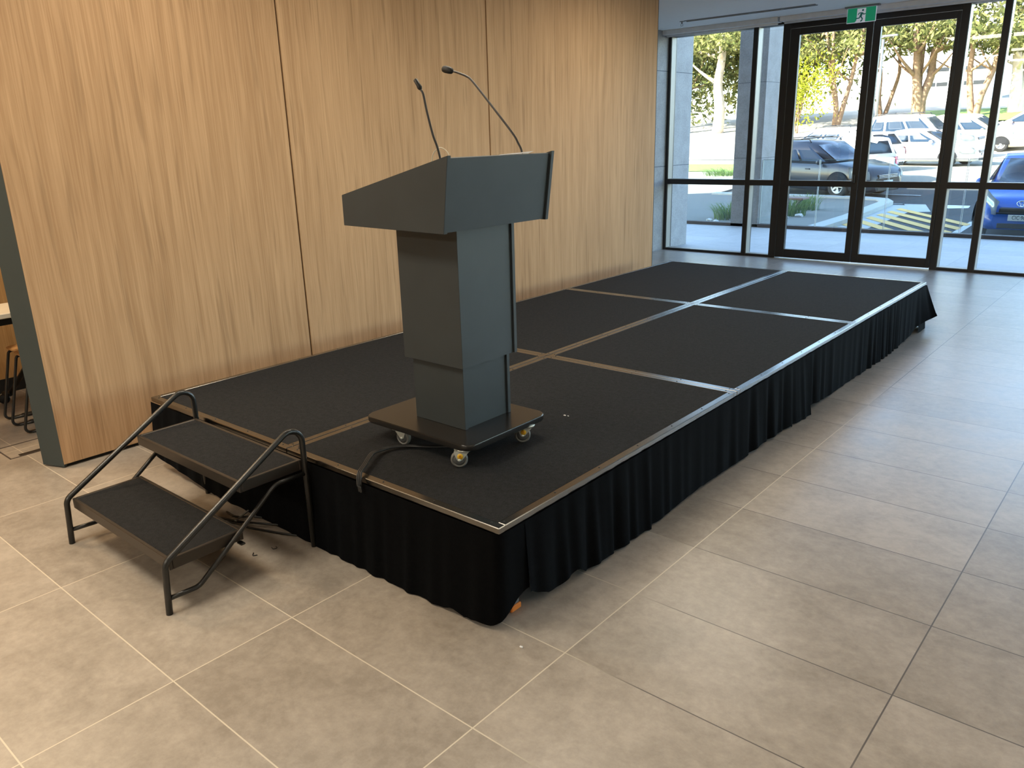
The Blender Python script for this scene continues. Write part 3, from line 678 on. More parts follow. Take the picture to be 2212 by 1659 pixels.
# ---------------------------------------------------------------- stool corner at the left edge
sl_ = ['wooden stool furthest from the oak wall in the left gap', 'middle wooden stool in the left gap', 'wooden stool nearest the oak wall end in the left gap']
def stool(label, x, y):
    t = thing('stool', label, 'stool', (x, y, 0), 0, 'sled base stools beside the table')
    w = .15
    b = newbm(); pts = [(x-.075, y+.0, 0), (x+w-.075, y, 0), (x+w-.075, y+.36, 0), (x-.075, y+.36, 0)]
    prism(b, [(x-.075, y+.14), (x-.045, y+.105), (x+.06, y+.105), (x+.085, y+.14), (x+.085, y+.42), (x+.05, y+.45), (x-.045, y+.45), (x-.075, y+.42)], .446, .460, 'z', 0, .005); obj('seat', b, m_ply, t)
    b = newbm(); tube(b, fillet([(x, y+.14, .440), (x, y+.105, .440), (x, y, .009), (x, y+.10, .009)], [.02, .03], 5), .0085, 10); obj('front_leg', b, m_tube, t)
    for sx in (-1, 1):
        b = newbm(); tube(b, fillet([(x+sx*.004, y+.04, .009), (x+sx*.012, y+.12, .009), (x+sx*.07, y+.44, .009), (x+sx*.06, y+.46, .440), (x+sx*.05, y+.41, .440)], [.05, .03, .03], 5), .0085, 10); obj('sled_leg', b, m_tube, t)
    b = newbm(); box(b, x-.013, x+.013, y+.10, y+.17, 0, .021, .005); obj('foot_glide', b, m_black, t)
stool(sl_[0], -3.99, -.275); stool(sl_[1], -3.81, -.290); stool(sl_[2], -3.60, -.290)
t = thing('table', 'white topped table on black castered legs at the left edge', 'table', (-3.62, .2, 0))
b = newbm(); box(b, -3.84, -3.47, -1.10, .9, .738, .768, .004); obj('tabletop', b, m_tabletop, t)
b = newbm(); box(b, -3.80, -3.52, -1.05, .85, .692, .737, .003); obj('underframe', b, m_black, t)
for y in (-.9, .05, .75):
    b = newbm(); tube(b, [(-3.80, y+.06, .70), (-4.33, y-.16, .085)], .017, 10); lg = obj('leg', b, m_tube, t)
    b = newbm(); lathe(b, [(0, -.014), (.03, -.014), (.034, -.008), (.034, .008), (.03, .014), (0, .014)], Matrix.Translation((-4.40, y-.19, .034)) @ Matrix.Rotation(PI/2, 4, 'Y') @ Matrix.Rotation(.4, 4, 'X'), 18); box(b, -4.405, -4.32, y-.20, y-.155, .06, .09, .008); obj('caster', b, m_black, lg)
t = thing('task_chair', 'black chair seen above the white table at the left edge', 'chair', (-4.25, -.02, 0))
b = newbm(); sheet(b, [[(-4.22+.05*k, -.52+.05*i-.006*(k-3)**2, 1.02-.06*k*(.4+.1*i)) for i in range(8)] for k in range(7)]); bmesh.ops.solidify(b, geom=b.faces[:], thickness=.02); obj('backrest', b, m_black, t)
b = newbm(); tube(b, spline([(-4.10, -.30, .80), (-4.16, -.38, .66), (-4.24, -.46, .52), (-4.3, -.55, .42)], 6), .012, 10); tube(b, [(-4.3, -.55, .42), (-4.3, -.55, .06)], .022, 10)
for k in range(5):
    a = 2*PI*k/5; tube(b, [(-4.3, -.55, .09), (-4.3+.22*math.cos(a), -.55+.22*math.sin(a), .055)], .014, 8)
    lathe(b, [(0, -.012), (.025, -.012), (.025, .012), (0, .012)], Matrix.Translation((-4.3+.23*math.cos(a), -.55+.23*math.sin(a), .0255)) @ Matrix.Rotation(PI/2, 4, 'X'), 12)
obj('pedestal', b, m_black, t)
b = newbm(); box(b, -4.50, -4.10, -.76, -.40, .42, .46, .02, seg=2); obj('seat', b, m_black, t)
t = thing('floor_outlet_box', 'tile-inlaid floor outlet lid beside the wall end', 'floor outlet', (-3.34, -.36, 0))
b = newbm(); box(b, -3.47, -3.46, -.495, -.20, 0, .0015); box(b, -3.235, -3.225, -.495, -.20, 0, .0015); box(b, -3.46, -3.235, -.495, -.487, 0, .0015); box(b, -3.46, -3.235, -.208, -.20, 0, .0015); obj('rim', b, m_plinth, t)
b = newbm(); box(b, -3.272, -3.236, -.44, -.22, 0, .002, .0005); obj('cable_flap', b, m_treadtrim, t)
# ---------------------------------------------------------------- outside ground
GY = [0, 12.2, 22, 30, 36, 42, 50, 60, 90, 150]; GZ = [-.35, -.35, -.35, 0, .15, .45, 1.5, 2.6, 4.5, 6]
def gz(y):
    for i in range(len(GY)-1):
        if y <= GY[i+1]: return GZ[i]+(GZ[i+1]-GZ[i])*(y-GY[i])/(GY[i+1]-GY[i])
    return GZ[-1]
b = newbm(); ys = [12.2, 16, 20, 22, 24, 26, 28, 30, 33, 36, 39, 42, 46, 50, 55, 60, 75, 90, 120, 150]
sheet(b, [[(x, y, gz(y)) for x in (-90, -40, -20, -10, 0, 10, 30, 60)] for y in ys], smooth=False)
struct('ground', b, m_ground, 'asphalt car park rising away from the terrace', 'ground')
def flat(bm, poly, dz, thick=.0):
    # polygon draped on the ground, split finely along y
    vs = [bm.verts.new((x, y, gz(y)+dz)) for x, y in poly]; f = bm.faces.new(vs)
    if f.normal.z < 0: f.normal_flip()
    if thick:
        r_ = bmesh.ops.extrude_face_region(bm, geom=[f]); bmesh.ops.translate(bm, verts=[v for v in r_['geom'] if isinstance(v, bmesh.types.BMVert)], vec=(0, 0, thick))
    return bm
b = newbm(); flat(b, [(-4.35, 12.2), (-4.62, 17.4), (-5.05, 21.6), (-5.3, 22.2), (-6.0, 22.45), (-10.6, 22.6), (-10.9, 27.6), (-16, 27.6), (-16, 12.2)], .0, .05); struct('garden_bed', b, m_gravel, 'grey gravel garden bed beside the kerb', 'ground')
b = newbm()
kp = [(-4.10, 12.2), (-4.33, 17.3), (-4.75, 21.6), (-5.1, 22.35), (-5.9, 22.7), (-10.6, 22.9)]; ki = [(-4.42, 12.2), (-4.66, 17.3), (-5.06, 21.5), (-5.32, 22.05), (-5.98, 22.35), (-10.6, 22.55)]
for i in range(5): flat(b, [ki[i], kp[i], kp[i+1], ki[i+1]], .0, .10)
struct('trim_3', b, m_conc, 'pale concrete kerb around the garden bed', 'kerb')
b = newbm(); flat(b, [(-4.10, 12.2), (-3.35, 12.2), (-3.62, 16.0), (-3.95, 21.4), (-4.75, 21.6), (-4.33, 17.3)], .004)
flat(b, [(-3.80, 19.6), (-3.40, 19.9), (-4.02, 21.95), (-4.55, 21.9)], .006)
struct('concrete_apron', b, m_conc, 'pale concrete strip between kerb and hatched bay', 'ground')
b = newbm(); flat(b, [(-3.249, 20.94), (-2.849, 21.24), (-2.95, 21.95), (-3.62, 21.95)], .006); flat(b, [(-1.80, 12.3), (-1.66, 12.3), (-2.0, 17.9), (-2.14, 17.9)], .006); flat(b, [(-5.9, 21.98), (-4.6, 21.98), (-4.6, 21.9), (-5.9, 21.9)], .006)
flat(b, [(-6.0, 23.9), (-4.6, 23.7), (-4.6, 23.78), (-6.0, 23.98)], .03)
struct('road_line', b, m_linewht, 'white painted bars and bay lines on the asphalt', 'road marking')
b = newbm()
for k in range(11):
    y0 = 20.6-.80*k
    xA = -4.28; xB = -2.02
    # band runs toward +x and -y
    s_ = -1.42
    flat(b, [(xA, y0), (xB, y0+s_*(xB-xA)), (xB, y0+s_*(xB-xA)-.42), (xA, y0-.42)], .010)
struct('hatch_marking', b, m_lineyel, 'pale yellow diagonal hatch bars beside the blue car', 'road marking')
b = newbm(); flat(b, [(-22, 31), (-13.0, 31), (-12.4, 35.8), (-22, 35.8)], .02); struct('lawn', b, m_lawn, 'sunlit lawn strip beyond the garden bed', 'lawn')
b = newbm(); flat(b, [(-14, 51), (-5, 51), (-5, 58), (-14, 58)], .3); struct('verge', b, m_lawn, 'grass verge at the far side of the car park', 'lawn')
# bench
t = thing('bench', 'timber bench on curved metal legs in the garden bed', 'bench', (-5.9, 17.6, -.3))
b = newbm(); box(b, -7.4, -5.62, 17.35, 17.78, .055, .105, .01); obj('seat', b, m_bench, t)
for x in (-7.1, -5.85):
    b = newbm(); tube(b, spline([(x+.16, 17.45, .055), (x+.08, 17.5, .0), (x, 17.55, -.12), (x+.02, 17.55, -.31)], 6), .03, 10); obj('leg', b, m_slot, t)
# grasses and rocks
def clump(x, y, n, h, spread, label, name='grass_clump', group='strappy grass clumps in the garden bed', cat='plant'):
    b = newbm(); z0 = gz(y)+.045
    for k in range(n):
        a = R.uniform(0, 2*PI); rr = spread*math.sqrt(R.random())*.55; bx, by = x+rr*math.cos(a), y+rr*math.sin(a)
        a2 = a+R.uniform(-.7, .7); L = h*R.uniform(.7, 1.2); ln = R.uniform(.15, .65)*spread; w = .012
        d = Vector((math.cos(a2), math.sin(a2), 0)); s_ = Vector((-d.y, d.x, 0))
        prev = None
        for i in range(5):
            q = i/4; p = Vector((bx, by, z0))+d*ln*q*q+Vector((0, 0, L*(q-.28*q*q*q*(1+ln))))
            ww = w*(1-q*.9); cur = (b.verts.new(p-s_*ww), b.verts.new(p+s_*ww))
            if prev: b.faces.new((prev[0], prev[1], cur[1], cur[0]))
            prev = cur
    return single(name, b, m_grass, label, cat, (x, y, z0), group)
clump(-6.75, 16.0, 300, .50, .8, 'strappy grass clump seen between pier and granite column'); clump(-5.85, 17.3, 160, .55, .6, 'strappy grass clump in front of the timber bench, nearer one'); clump(-6.05, 18.8, 160, .55, .6, 'strappy grass clump behind the bench leg'); clump(-6.55, 17.9, 120, .5, .55, 'strappy grass clump at the left end of the bench')
clump(-13.2, 28.9, 420, .42, 1.7, 'low dark green hedge-like clump beyond the garden bed')
for k, (x, y, r_) in enumerate(((-6.35, 15.4, .07), (-7.0, 15.3, .06), (-6.75, 15.15, .05), (-5.55, 17.0, .08), (-5.72, 16.6, .06), (-5.95, 16.5, .05))):
    b = newbm(); bmesh.ops.create_icosphere(b, subdivisions=2, radius=r_)
    for v in b.verts: v.co = v.co*(1+R.uniform(-.18, .18)); v.co.z *= .65; v.co.x *= 1.25
    o = single('garden_rock', b, m_rock, ['pale rock at the right foot of the left grass clump', 'pale rock left of the left grass clump', 'small pale rock before the left grass clump', 'larger pale rock at the foot of the bench-side grass', 'pale rock left of the larger bench-side rock', 'smallest pale rock beside the bench-side grass'][k], 'rock', (0, 0, 0), 'pale rocks in the garden bed'); o.location = (x, y, gz(y)+.05+r_*.4)
# ---------------------------------------------------------------- cars
def car(label, x, y, heading, kind, pnt, plate=None, platemat=None, logo=False, rack=False, name='car'):
    K = dict(hatch=dict(L=3.95, W=1.62, Hh=1.48, belt=.93, hood=.86, x0=-1.86, x1=-1.35, x2=.20, x3=1.02, wb=2.45, wr=.30, nose=.62),
             suv=dict(L=4.62, W=1.84, Hh=1.60, belt=1.0, hood=.98, x0=-2.15, x1=-1.70, x2=.05, x3=1.05, wb=2.66, wr=.36, nose=.72),
             wagon=dict(L=4.75, W=1.80, Hh=1.58, belt=.98, hood=.92, x0=-2.25, x1=-1.80, x2=.05, x3=.95, wb=2.72, wr=.33, nose=.68),
             fourwd=dict(L=4.85, W=1.88, Hh=1.90, belt=1.18, hood=1.14, x0=-2.36, x1=-2.10, x2=.15, x3=.90, wb=2.79, wr=.39, nose=.92),
             sedan=dict(L=4.60, W=1.79, Hh=1.46, belt=.93, hood=.88, x0=-1.75, x1=-1.00, x2=.10, x3=1.05, wb=2.66, wr=.32, nose=.64))[kind]
    L, Wd, Hh, belt, hood = K['L'], K['W'], K['Hh'], K['belt'], K['hood']; hw = Wd/2; x0, x1, x2, x3 = K['x0'], K['x1'], K['x2'], K['x3']
    z = gz(y)
    t = thing(name, label, 'car', (x, y, z), heading, 'parked cars beyond the terrace', world=False)
    gradient = (gz(y+.5)-gz(y-.5)); 
    # body loft
    zr = belt if kind != 'sedan' else belt-.02
    st = [(-L/2, .70, zr-.22, .34), (-L/2+.07, .86, zr-.06, .26), (-L/2+.35, .96, zr, .22), (x0+.25, 1., zr+.01, .20), (-.3, 1., belt, .19), (x3-.1, 1., belt-.005, .19), (x3+.1, .99, hood+.02, .19), (L/2-.75, .97, hood-.04, .19), (L/2-.45, .93, hood-.10, .20), (L/2-.22, .84, (hood+K['nose'])/2-.02, .20), (L/2-.07, .70, K['nose']-.02, .20), (L/2, .54, K['nose']-.12, .22)]
    b = newbm(); rings = []
    for sx, wf, ztp, zb in st:
        w = hw*wf; q = [(0, zb), (w*.86, zb), (w*.97, zb+.10), (w, (zb+ztp)*.5), (w*.985, ztp-.16), (w*.94, ztp-.04), (w*.84, ztp), (0, ztp+.015)]
        ring = [b.verts.new((sx, -u, v)) for u, v in q]+[b.verts.new((sx, u, v)) for u, v in q[-2:0:-1]]
        rings.append(ring)
    for a, c in zip(rings, rings[1:]):
        for k in range(len(a)): b.faces.new((a[k], a[(k+1) % len(a)], c[(k+1) % len(a)], c[k])).smooth = True
    b.faces.new(rings[0][::-1]); b.faces.new(rings[-1])
    obj('body', b, pnt, t)
    # cabin
    wb_, wt = hw*.93, hw*.76; zb, ztp = belt-.03, Hh
    mid = .5*(x1+x2)
    b = newbm(); lo = [b.verts.new(v) for v in ((x0, -wb_*.92, zb), (x0+.35, -wb_, zb), (x3-.5, -wb_, zb), (x3, -wb_*.80, zb), (x3, wb_*.80, zb), (x3-.5, wb_, zb), (x0+.35, wb_, zb), (x0, wb_*.92, zb))]
    hi = [b.verts.new(v) for v in ((x1, -wt*.95, ztp-.05), (x1+.3, -wt, ztp-.015), (x2-.3, -wt, ztp-.02), (x2, -wt*.90, ztp-.06), (x2, wt*.90, ztp-.06), (x2-.3, wt, ztp-.02), (x1+.3, wt, ztp-.015), (x1, wt*.95, ztp-.05))]
    m1 = b.verts.new((x1+.25, 0, ztp+.005)); m2 = b.verts.new((x2-.25, 0, ztp+.0)); ma = b.verts.new((x1-.02, 0, ztp-.04)); mb = b.verts.new((x2+.02, 0, ztp-.045))
    for k in range(8):
        if k == 7 or k == 3: continue
        b.faces.new((lo[k], lo[(k+1) % 8], hi[(k+1) % 8], hi[k]))
    b.faces.new((lo[3], lo[4], hi[4], mb, hi[3])); b.faces.new((lo[7], lo[0], hi[0], ma, hi[7])); b.faces.new(lo[::-1])
    for q in ((hi[0], hi[1], m1, ma), (hi[1], hi[2], m2, m1), (hi[2], hi[3], mb, m2), (hi[4], hi[5], m2, mb), (hi[5], hi[6], m1, m2), (hi[6], hi[7], ma, m1)): b.faces.new(q)
    for f in b.faces: f.smooth = True
    bmesh.ops.bevel(b, geom=[e for e in b.edges if e.calc_face_angle(0) > .3], offset=.03, segments=2, affect='EDGES')
    obj('cabin', b, pnt, t)
    def pane(nm, pts, offv, mat, uv=(.06, .94, .10, .92)):
        P = [Vector(p) for p in pts]; u0, u1, v0, v1 = uv
        def bl(u, v): return (P[0]*(1-u)+P[1]*u)*(1-v)+(P[3]*(1-u)+P[2]*u)*v
        nn = (P[1]-P[0]).cross(P[3]-P[0]).normalized(); c = sum(P, Vector())/4
        if nn.dot(Vector(offv)) < 0: nn = -nn
        b = newbm(); g = [[bl(u0+(u1-u0)*i/4, v0+(v1-v0)*j/3)+nn*.012 for i in range(5)] for j in range(4)]
        sheet(b, g); bmesh.ops.solidify(b, geom=b.faces[:], thickness=-.006); return obj(nm, b, mat, t)
    for s in (-1, 1):
        # side glass: between belt line and roof line, split by pillars
        def at(f, v):
            xb = x0+.16+(x3-.16-x0-.16)*f; xt = x1+.10+(x2-.10-x1-.10)*f
            return Vector((xb*(1-v)+xt*v, s*((wb_*(1-v)+wt*v)+.012), zb+.06+(ztp-.11-zb-.06)*v))
        cuts = [(.03, .24), (.28, .60), (.64, .97)] if kind in ('suv', 'wagon', 'fourwd', 'hatch') else [(.10, .50), (.54, .96)]
        for a, c in cuts:
            b = newbm(); sheet(b, [[at(a+(c-a)*i/5, .03+.94*j/4) for i in range(6)] for j in range(5)]); bmesh.ops.solidify(b, geom=b.faces[:], thickness=.006); obj('side_window', b, m_cglass, t)
        b = newbm(); bmesh.ops.create_uvsphere(b, u_segments=12, v_segments=8, radius=.1); b.transform(Matrix.Translation((x3-.42, s*(hw+.06), belt+.03)) @ Matrix.Diagonal((.7, 1.1, .8, 1))); 
        for f in b.faces: f.smooth = True
        obj('wing_mirror', b, pnt, t)
        for dx in (-.75, .12):
            b = newbm(); box(b, dx-.09, dx+.09, s*hw*.985, s*(hw*.985+.03), belt-.20, belt-.165, .008); obj('door_handle', b, pnt, t)
    pane('windscreen', [(x3+.02, -wb_*.84, zb+.02), (x3+.02, wb_*.84, zb+.02), (x2+.02, wt*.90, ztp-.07), (x2+.02, -wt*.90, ztp-.07)], (1, 0, 1), m_cglass)
    pane('rear_window', [(x0-.01, -wb_*.88, zb+.02), (x0-.01, wb_*.88, zb+.02), (x1-.01, wt*.92, ztp-.06), (x1-.01, -wt*.92, ztp-.06)], (-1, 0, 1), m_cglass, (.06, .94, .18, .92))
    r = K['wr']; wbx = K['wb']/2
    for sx in (-wbx-.02, wbx-.02):
        for s in (-1, 1):
            G = Matrix.Translation((sx, s*(hw-.11), r)) @ Matrix.Rotation(-s*PI/2, 4, 'X')
            b = newbm(); lathe(b, [(r*.60, .10), (r*.86, .115), (r*.97, .10), (r, .07), (r, -.08), (r*.6, -.10)], G, 24); wo = obj('wheel', b, m_rubber, t)
            b = newbm(); lathe(b, [(r*.62, .095), (r*.60, .108), (r*.54, .105), (r*.50, .06), (0, .06)], G, 24)
            for k in range(5):
                a = 2*PI*k/5; bb = newbm(); box(bb, 0, r*.56, -.035, .035, .07, .10, .006); bb.transform(G @ Matrix.Rotation(a, 4, 'Z')); mm = bpy.data.meshes.new('x'); bb.to_mesh(mm); bb.free(); b.from_mesh(mm); bpy.data.meshes.remove(mm)
            obj('rim', b, m_alloy, wo)
            b = newbm(); a0, a1 = 0, PI; rin, rout = r*1.0, r*1.17; gr = []
            for k in range(17):
                a = PI*k/16; gr.append([(sx+rr*math.cos(a), s*(hw+.004), r+rr*math.sin(a)) for rr in (rin*.2, rout)])
            sheet(b, gr); bmesh.ops.solidify(b, geom=b.faces[:], thickness=.03); obj('wheel_arch', b, m_cblk, t)  # black arch, filled inward to carry the shade of the wheel hollow
    fx = L/2
    for s in (-1, 1):
        b = newbm(); g = []
        for i in range(6):
            u = i/5; xx = fx-.09-.50*u; wf_ = .70+.31*u**.65; lg_ = 0
            if logo: wf_ = .44+.36*u**.8; xx = fx-.0-.33*u; lg_ = .10*u
            yy = s*hw*wf_; g.append([(xx+.045, yy+s*.02, K['nose']-.16+.05*u), (xx+.03, yy+s*.018, K['nose']-.02+.10*u+lg_), (xx-.03, yy*.985, K['nose']+.07+.13*u+lg_)])
        sheet(b, g); bmesh.ops.solidify(b, geom=b.faces[:], thickness=.02); obj('headlight', b, m_head, t)
        b = newbm(); g = []
        for i in range(5):
            u = i/4; xx = -fx+.03+.30*u; yy = s*hw*(.80+.185*min(1, u*1.4)); g.append([(xx-.02, yy+s*.012, belt-.30+.05*u), (xx-.01, yy+s*.014, belt-.16), (xx+.03+.02*u, yy*.98, belt-.03+.0*u)])
        sheet(b, g); bmesh.ops.solidify(b, geom=b.faces[:], thickness=.02); obj('tail_light', b, m_tail, t)
    b = newbm(); box(b, fx-.16, fx+.012, -hw*.42, hw*.42, K['nose']-.15, K['nose']-.03, .02); gr_ = obj('grille', b, m_cblk, t)
    b = newbm()
    for k in range(3 if not logo else 1): box(b, fx+.0, fx+.022, -hw*.40, hw*.40, K['nose']-.135+.04*k, K['nose']-.122+.04*k, .003)
    obj('grille_bar', b, m_chrome if not logo else m_cblk, t)
    b = newbm(); box(b, fx-.22, fx+.008, -hw*.44, hw*.44, .215, .33, .02); obj('front_bumper_intake', b, m_cblk, t)
    b = newbm(); box(b, -fx-.012, -fx+.25, -hw*.72, hw*.72, .22, .38, .03); obj('rear_bumper_trim', b, m_cblk, t)
    pz = .42 if logo else .46
    for sgn, nm in ((1, 'number_plate'), (-1, 'number_plate')):
        b = newbm(); px = sgn*(fx+.024) if sgn > 0 else -(fx+.02); box(b, px-.006, px+.006, -.186, .186, pz-.053, pz+.053, .003); po = obj(nm, b, platemat or m_plate, t)
        if plate and sgn > 0:
            tb = textmesh(plate, .098, .001); tb.transform(Matrix.Translation((px+.008, 0, pz)) @ Matrix.Rotation(PI/2, 4, 'Z') @ Matrix.Rotation(PI/2, 4, 'X') @ Matrix.Diagonal((.72, 1, 1, 1))); obj('plate_text', tb, m_ink, po)
    if logo:
        b = newbm(); px = fx+.035; lz = K['nose']+.045
        def ell(cy, cz_, ry, rz, w): tube(b, [(px-.02*abs(math.cos(2*PI*k/32)), cy+ry*math.cos(2*PI*k/32), cz_+rz*math.sin(2*PI*k/32)) for k in range(33)], w, 6)
        ell(0, lz, .078, .052, .0075); ell(0, lz+.018, .046, .024, .0055); ell(0, lz-.002, .022, .046, .0055); obj('emblem', b, m_chrome, t)
        b = newbm(); box(b, fx-.06, fx+.024, -hw*.47, hw*.47, K['nose']-.135, K['nose']-.115, .005); obj('grille_lip', b, m_cblk, t)
    if rack:
        for s in (-1, 1):
            b = newbm(); tube(b, fillet([(x1+.1, s*wt*.9, ztp-.02), (x1+.15, s*wt*.9, ztp+.06), (x2-.2, s*wt*.9, ztp+.06), (x2-.12, s*wt*.9, ztp-.03)], .04, 4), .016, 8); obj('roof_rail', b, m_cblk, t)
        for xx in (x1+.5, x2-.5):
            b = newbm(); box(b, xx-.03, xx+.03, -wt*.97, wt*.97, ztp+.06, ztp+.085, .005); obj('roof_bar', b, m_cblk, t)
    t.rotation_mode = 'XYZ'
    pitch = -math.atan(gradient)*math.sin(heading); roll = math.atan(gradient)*math.cos(heading)
    t.rotation_euler = (roll, pitch, heading)
    return t
rad = math.radians
car('slate blue four-wheel-drive parked side-on beyond the left door leaf', -7.50, 24.1, rad(-24), 'suv', p_suv, rack=True)
car('bright blue hatchback facing the terrace at the right edge', -.84, 16.75, rad(-88), 'hatch', p_blue, plate='CIC\u00b796Y', logo=True)
car('white hatchback with red tail light seen from behind its right rear corner', -9.3, 32.4, rad(148), 'hatch', p_white, platemat=m_platey)
car('white hatchback whose rear window shows just over the slate blue car', -7.75, 27.9, rad(122), 'hatch', p_white)
car('white wagon with sloping windscreen behind the slate blue roof', -12.2, 36.2, rad(175), 'wagon', p_white, rack=True)
car('tall white four-wheel-drive with roof rack behind the hatchbacks', -8.55, 39.2, rad(-6), 'fourwd', p_white, rack=True)
car('silver sedan with its nose to the right behind the right door leaf', -7.5, 35.5, rad(-12), 'sedan', p_silver)
car('cream wagon partly hidden by the mullion right of the door', -7.2, 43.0, rad(-4), 'wagon', p_cream)
car('rose silver hatchback in the back row at the right edge', -5.4, 45.6, rad(176), 'hatch', p_pink)
# ---------------------------------------------------------------- trees
def tree(label, x, y, h, trunk_r, mat, leaf, crown, nleaf, lsize, stems=1, lean=0., group='trees beyond the car park', lowest=.35, cat='tree', name='tree'):
    z0 = gz(y)-.05
    t = thing(name, label, cat, (x, y, z0), 0, group)
    b = newbm(); tips = []
    for s in range(stems):
        a0 = 2*PI*s/max(1, stems)+R.uniform(0, 1); dx, dy = math.cos(a0)*(.16*h if stems > 1 else 0)+lean*h, math.sin(a0)*(.12*h if stems > 1 else 0)
        P = [Vector((x+.25*trunk_r*math.cos(a0)*(stems > 1), y, z0))]
        for k in range(1, 7):
            f = k/6; P.append(Vector((x+dx*f+R.uniform(-.02, .02)*h, y+dy*f+R.uniform(-.02, .02)*h, z0+h*.85*f)))
        r0 = trunk_r*(1 if stems == 1 else .6); tube(b, spline(P, 3), r0, 8, 0, [r0*(1-.75*i/18) for i in range(19)])
        tips.append(P[-1])
        for k in range(6):
            i = R.choice([2, 3, 4, 5]); q = P[i]; a = R.uniform(0, 2*PI); L = h*R.uniform(.18, .34); up = R.uniform(.35, .9)
            e = q+Vector((math.cos(a)*L, math.sin(a)*L, L*up)); mid = q*.5+e*.5+Vector((0, 0, -.06*L))
            tube(b, spline([q, mid, e], 4), .1, 6, 0, [r0*.38*(1-.8*k2/8) for k2 in range(9)]); tips.append(e); tips.append(mid)
    obj('trunk', b, mat, t)
    b = newbm()
    cents = []
    for tp in tips:
        for _ in range(3): cents.append(tp+Vector((R.gauss(0, .09), R.gauss(0, .09), R.gauss(0, .06)))*h*crown)
    lsize *= .62
    for k in range(int(nleaf*1.9)):
        c = R.choice(cents); p = c+Vector((R.gauss(0, 1), R.gauss(0, 1), R.gauss(0, .8)))*h*.055*crown
        if p.z < z0+h*lowest: p.z = z0+h*lowest+R.random()*h*.1
        s_ = lsize*R.uniform(.5, 1.2); u = Vector((R.gauss(0, 1), R.gauss(0, 1), R.gauss(0, 1))).normalized(); v = u.cross(Vector((R.gauss(0, 1), R.gauss(0, 1), R.gauss(0, 1)))).normalized()
        b.faces.new([b.verts.new(q) for q in (p-u*s_, p+v*s_*.38, p+u*s_, p-v*s_*.38)])
    o = obj('foliage', b, leaf, t)
    return t
tree('pale gum tree with a tall white trunk between pier and column', -24.8, 51.3, 11.5, .42, m_trunkw, m_leafm, 1.15, 1500, .32, lean=-.01, lowest=.45)
tree('white trunked gum tree at the edge of the granite pier', -27.6, 51.5, 12, .38, m_trunkw, m_leafm, 1.1, 1200, .32, lean=.02, lowest=.5)
tree('dark bushy tree behind the pale gum, left of it', -29.5, 55, 10, .3, m_trunkb, m_leafd, 1.7, 3600, .42, 3, lowest=.0)
tree('dark bushy tree behind the pale gum, right of it', -24.6, 56, 10, .3, m_trunkb, m_leafd, 1.7, 3600, .42, 3, lowest=.0)
tree('dark bushy tree behind the granite column', -21.6, 57, 10, .3, m_trunkb, m_leafd, 1.6, 2600, .42, 3, lowest=.0)
tree('leaning brown gum tree at the left edge of the double door', -21.5, 54, 10.5, .40, m_trunkb, m_leafm, 1.1, 1100, .34, 2, lean=.05, lowest=.5)
tree('slender multi-stemmed gum tree behind the left door leaf', -17.0, 52, 10, .30, m_trunkb, m_leafm, 1.15, 1700, .34, 3, lowest=.42)
tree('yellow-green shrub behind the left door leaf', -18.7, 50.0, 4.2, .10, m_trunkb, m_leafy, 1.9, 1300, .22, 3, group='shrubs beyond the car park', lowest=.12, name='shrub')
tree('twisted paperbark tree in the middle of the right door leaf', -12.7, 54.2, 9.5, .55, m_trunkb, m_leafm, 1.2, 1700, .34, 3, lowest=.5)
tree('tall leafy tree at the left jamb of the right door leaf', -15.4, 56, 10.5, .25, m_trunkb, m_leafm, 1.1, 1300, .34, 2, lowest=.5)
tree('leafy tree behind the narrow bay right of the door', -9.6, 54, 10, .36, m_trunkb, m_leafm, 1.25, 1900, .34, 2, lean=.03, lowest=.42)
tree('thick pale-trunked tree at the right edge of the view', -7.7, 55.5, 9.5, .60, m_trunkw, m_leafm, 1.2, 2000, .34, 2, lean=.02, lowest=.38)
t = thing('lamp_post', 'thin dark street lamp pole beside the door centre stile', 'lamp post', (-13.4, 48.1, gz(48.1)))
b = newbm(); tube(b, [(-13.4, 48.1, 1.95), (-13.45, 48.1, 6.6)], .075, 10); obj('pole', b, m_slot, t)
b = newbm(); box(b, -13.5, -12.7, 48.0, 48.2, 6.5, 6.6, .02); obj('lamp_head', b, m_slot, t)
t = thing('office_building', 'white office building with dark window bands beyond the right door leaf', 'building', (-17, 82, gz(82)))
b = newbm(); box(b, -27, -13.6, 78, 90, 3.5, 15, .02); obj('facade', b, m_bldg, t)
for zz in (5.0, 6.2, 8.0, 9.2):
    for k in range(5):
        b = newbm(); box(b, -18.6+.95*k, -17.75+.95*k, 77.95, 78.1, zz, zz+.32, .01); obj('window', b, m_dglass, t)
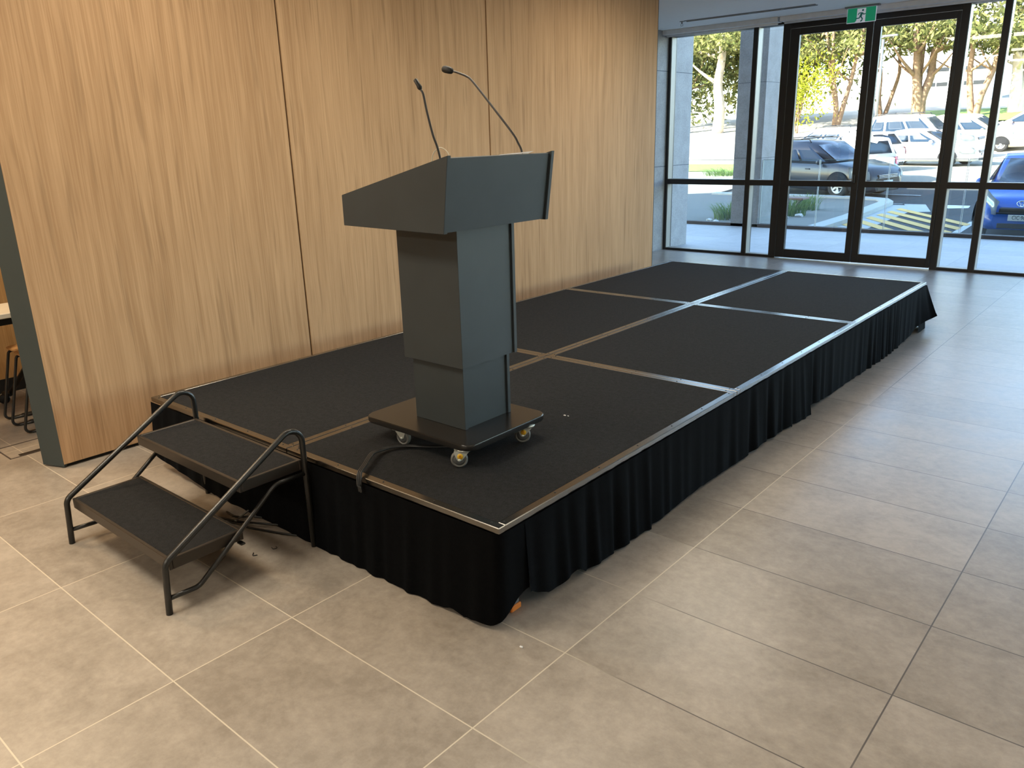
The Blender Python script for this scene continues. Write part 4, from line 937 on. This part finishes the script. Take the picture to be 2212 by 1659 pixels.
# ---------------------------------------------------------------- light
def area(name, loc, size, sy, power, col, rot=(0, 0, 0), spread=PI):
    l = bpy.data.lights.new(name, 'AREA'); l.shape = 'RECTANGLE'; l.size = size; l.size_y = sy; l.energy = power; l.color = col; l.spread = spread
    o = bpy.data.objects.new(name, l); C.objects.link(o); o.location = loc; o.rotation_euler = rot; return o
WARM = (1., .90, .73)
for lx, ly, pw in ((-1.5, -1.5, 88), (-1.4, -4.4, 120), (1.2, -4.6, 100), (-1.0, 1.4, 66), (2.6, -1.0, 45), (-1.3, 4.4, 62), (1.8, 2.5, 35)):  # unseen ceiling lamps; the pair furthest back added to soften shadows
    area('ceiling_fill_light', (lx, ly, 2.97), 1.2, .6, pw*.56, WARM)
area('ceiling_fill_light', (-2.0, .3, 2.97), .6, .3, 14, WARM)  # unseen lamp added to brighten the left end of the oak
area('alcove_fill_light', (-3.5, -1.0, 2.9), .5, .5, 46, (1., .72, .42))  # unseen lamp added to light the orange timber
def spot(loc, power, ang, col, r=.05):
    l = bpy.data.lights.new('downlight', 'SPOT'); l.energy = power; l.spot_size = ang; l.spot_blend = .7; l.color = col; l.shadow_soft_size = r
    o = bpy.data.objects.new('downlight', l); C.objects.link(o); o.location = loc; return o
spot((-.15, -1.2, 2.98), 34, rad(50), WARM); spot((-2.1, -1.5, 2.98), 40, rad(75), WARM)
su = bpy.data.lights.new('sun', 'SUN'); su.energy = 36; su.angle = rad(.6); su.color = (1., .93, .80)
so = bpy.data.objects.new('sun', su); C.objects.link(so)
# sun behind the building, coming from the left
az = Vector((.62, .78, 0)).normalized(); el = rad(33)
so.rotation_euler = Vector((az.x*math.cos(el), az.y*math.cos(el), -math.sin(el))).to_track_quat('-Z', 'Y').to_euler()
w = bpy.data.worlds.new('sky'); sc.world = w; w.use_nodes = True; nt = w.node_tree; nt.nodes.clear()
sky = N(nt, 'ShaderNodeTexSky', None, sky_type='NISHITA', sun_disc=False, sun_elevation=rad(33), sun_rotation=rad(218), air_density=1.0, dust_density=.6, ozone_density=1.0)
bg = N(nt, 'ShaderNodeBackground', {'Color': sky.outputs[0], 'Strength': 1.3})
wo = N(nt, 'ShaderNodeOutputWorld'); nt.links.new(bg.outputs[0], wo.inputs[0])
# ---------------------------------------------------------------- render look
sc.view_settings.view_transform = 'Standard'; sc.view_settings.look = 'None'; sc.view_settings.gamma = 1; sc.view_settings.use_curve_mapping = False
sc.view_settings.exposure = 0.
sc.cycles.max_bounces = 8; sc.cycles.diffuse_bounces = 4; sc.cycles.glossy_bounces = 4; sc.cycles.transparent_max_bounces = 12; sc.cycles.use_denoising = True; sc.cycles.caustics_reflective = False; sc.cycles.caustics_refractive = False
sc.cycles.sample_clamp_indirect = 6.
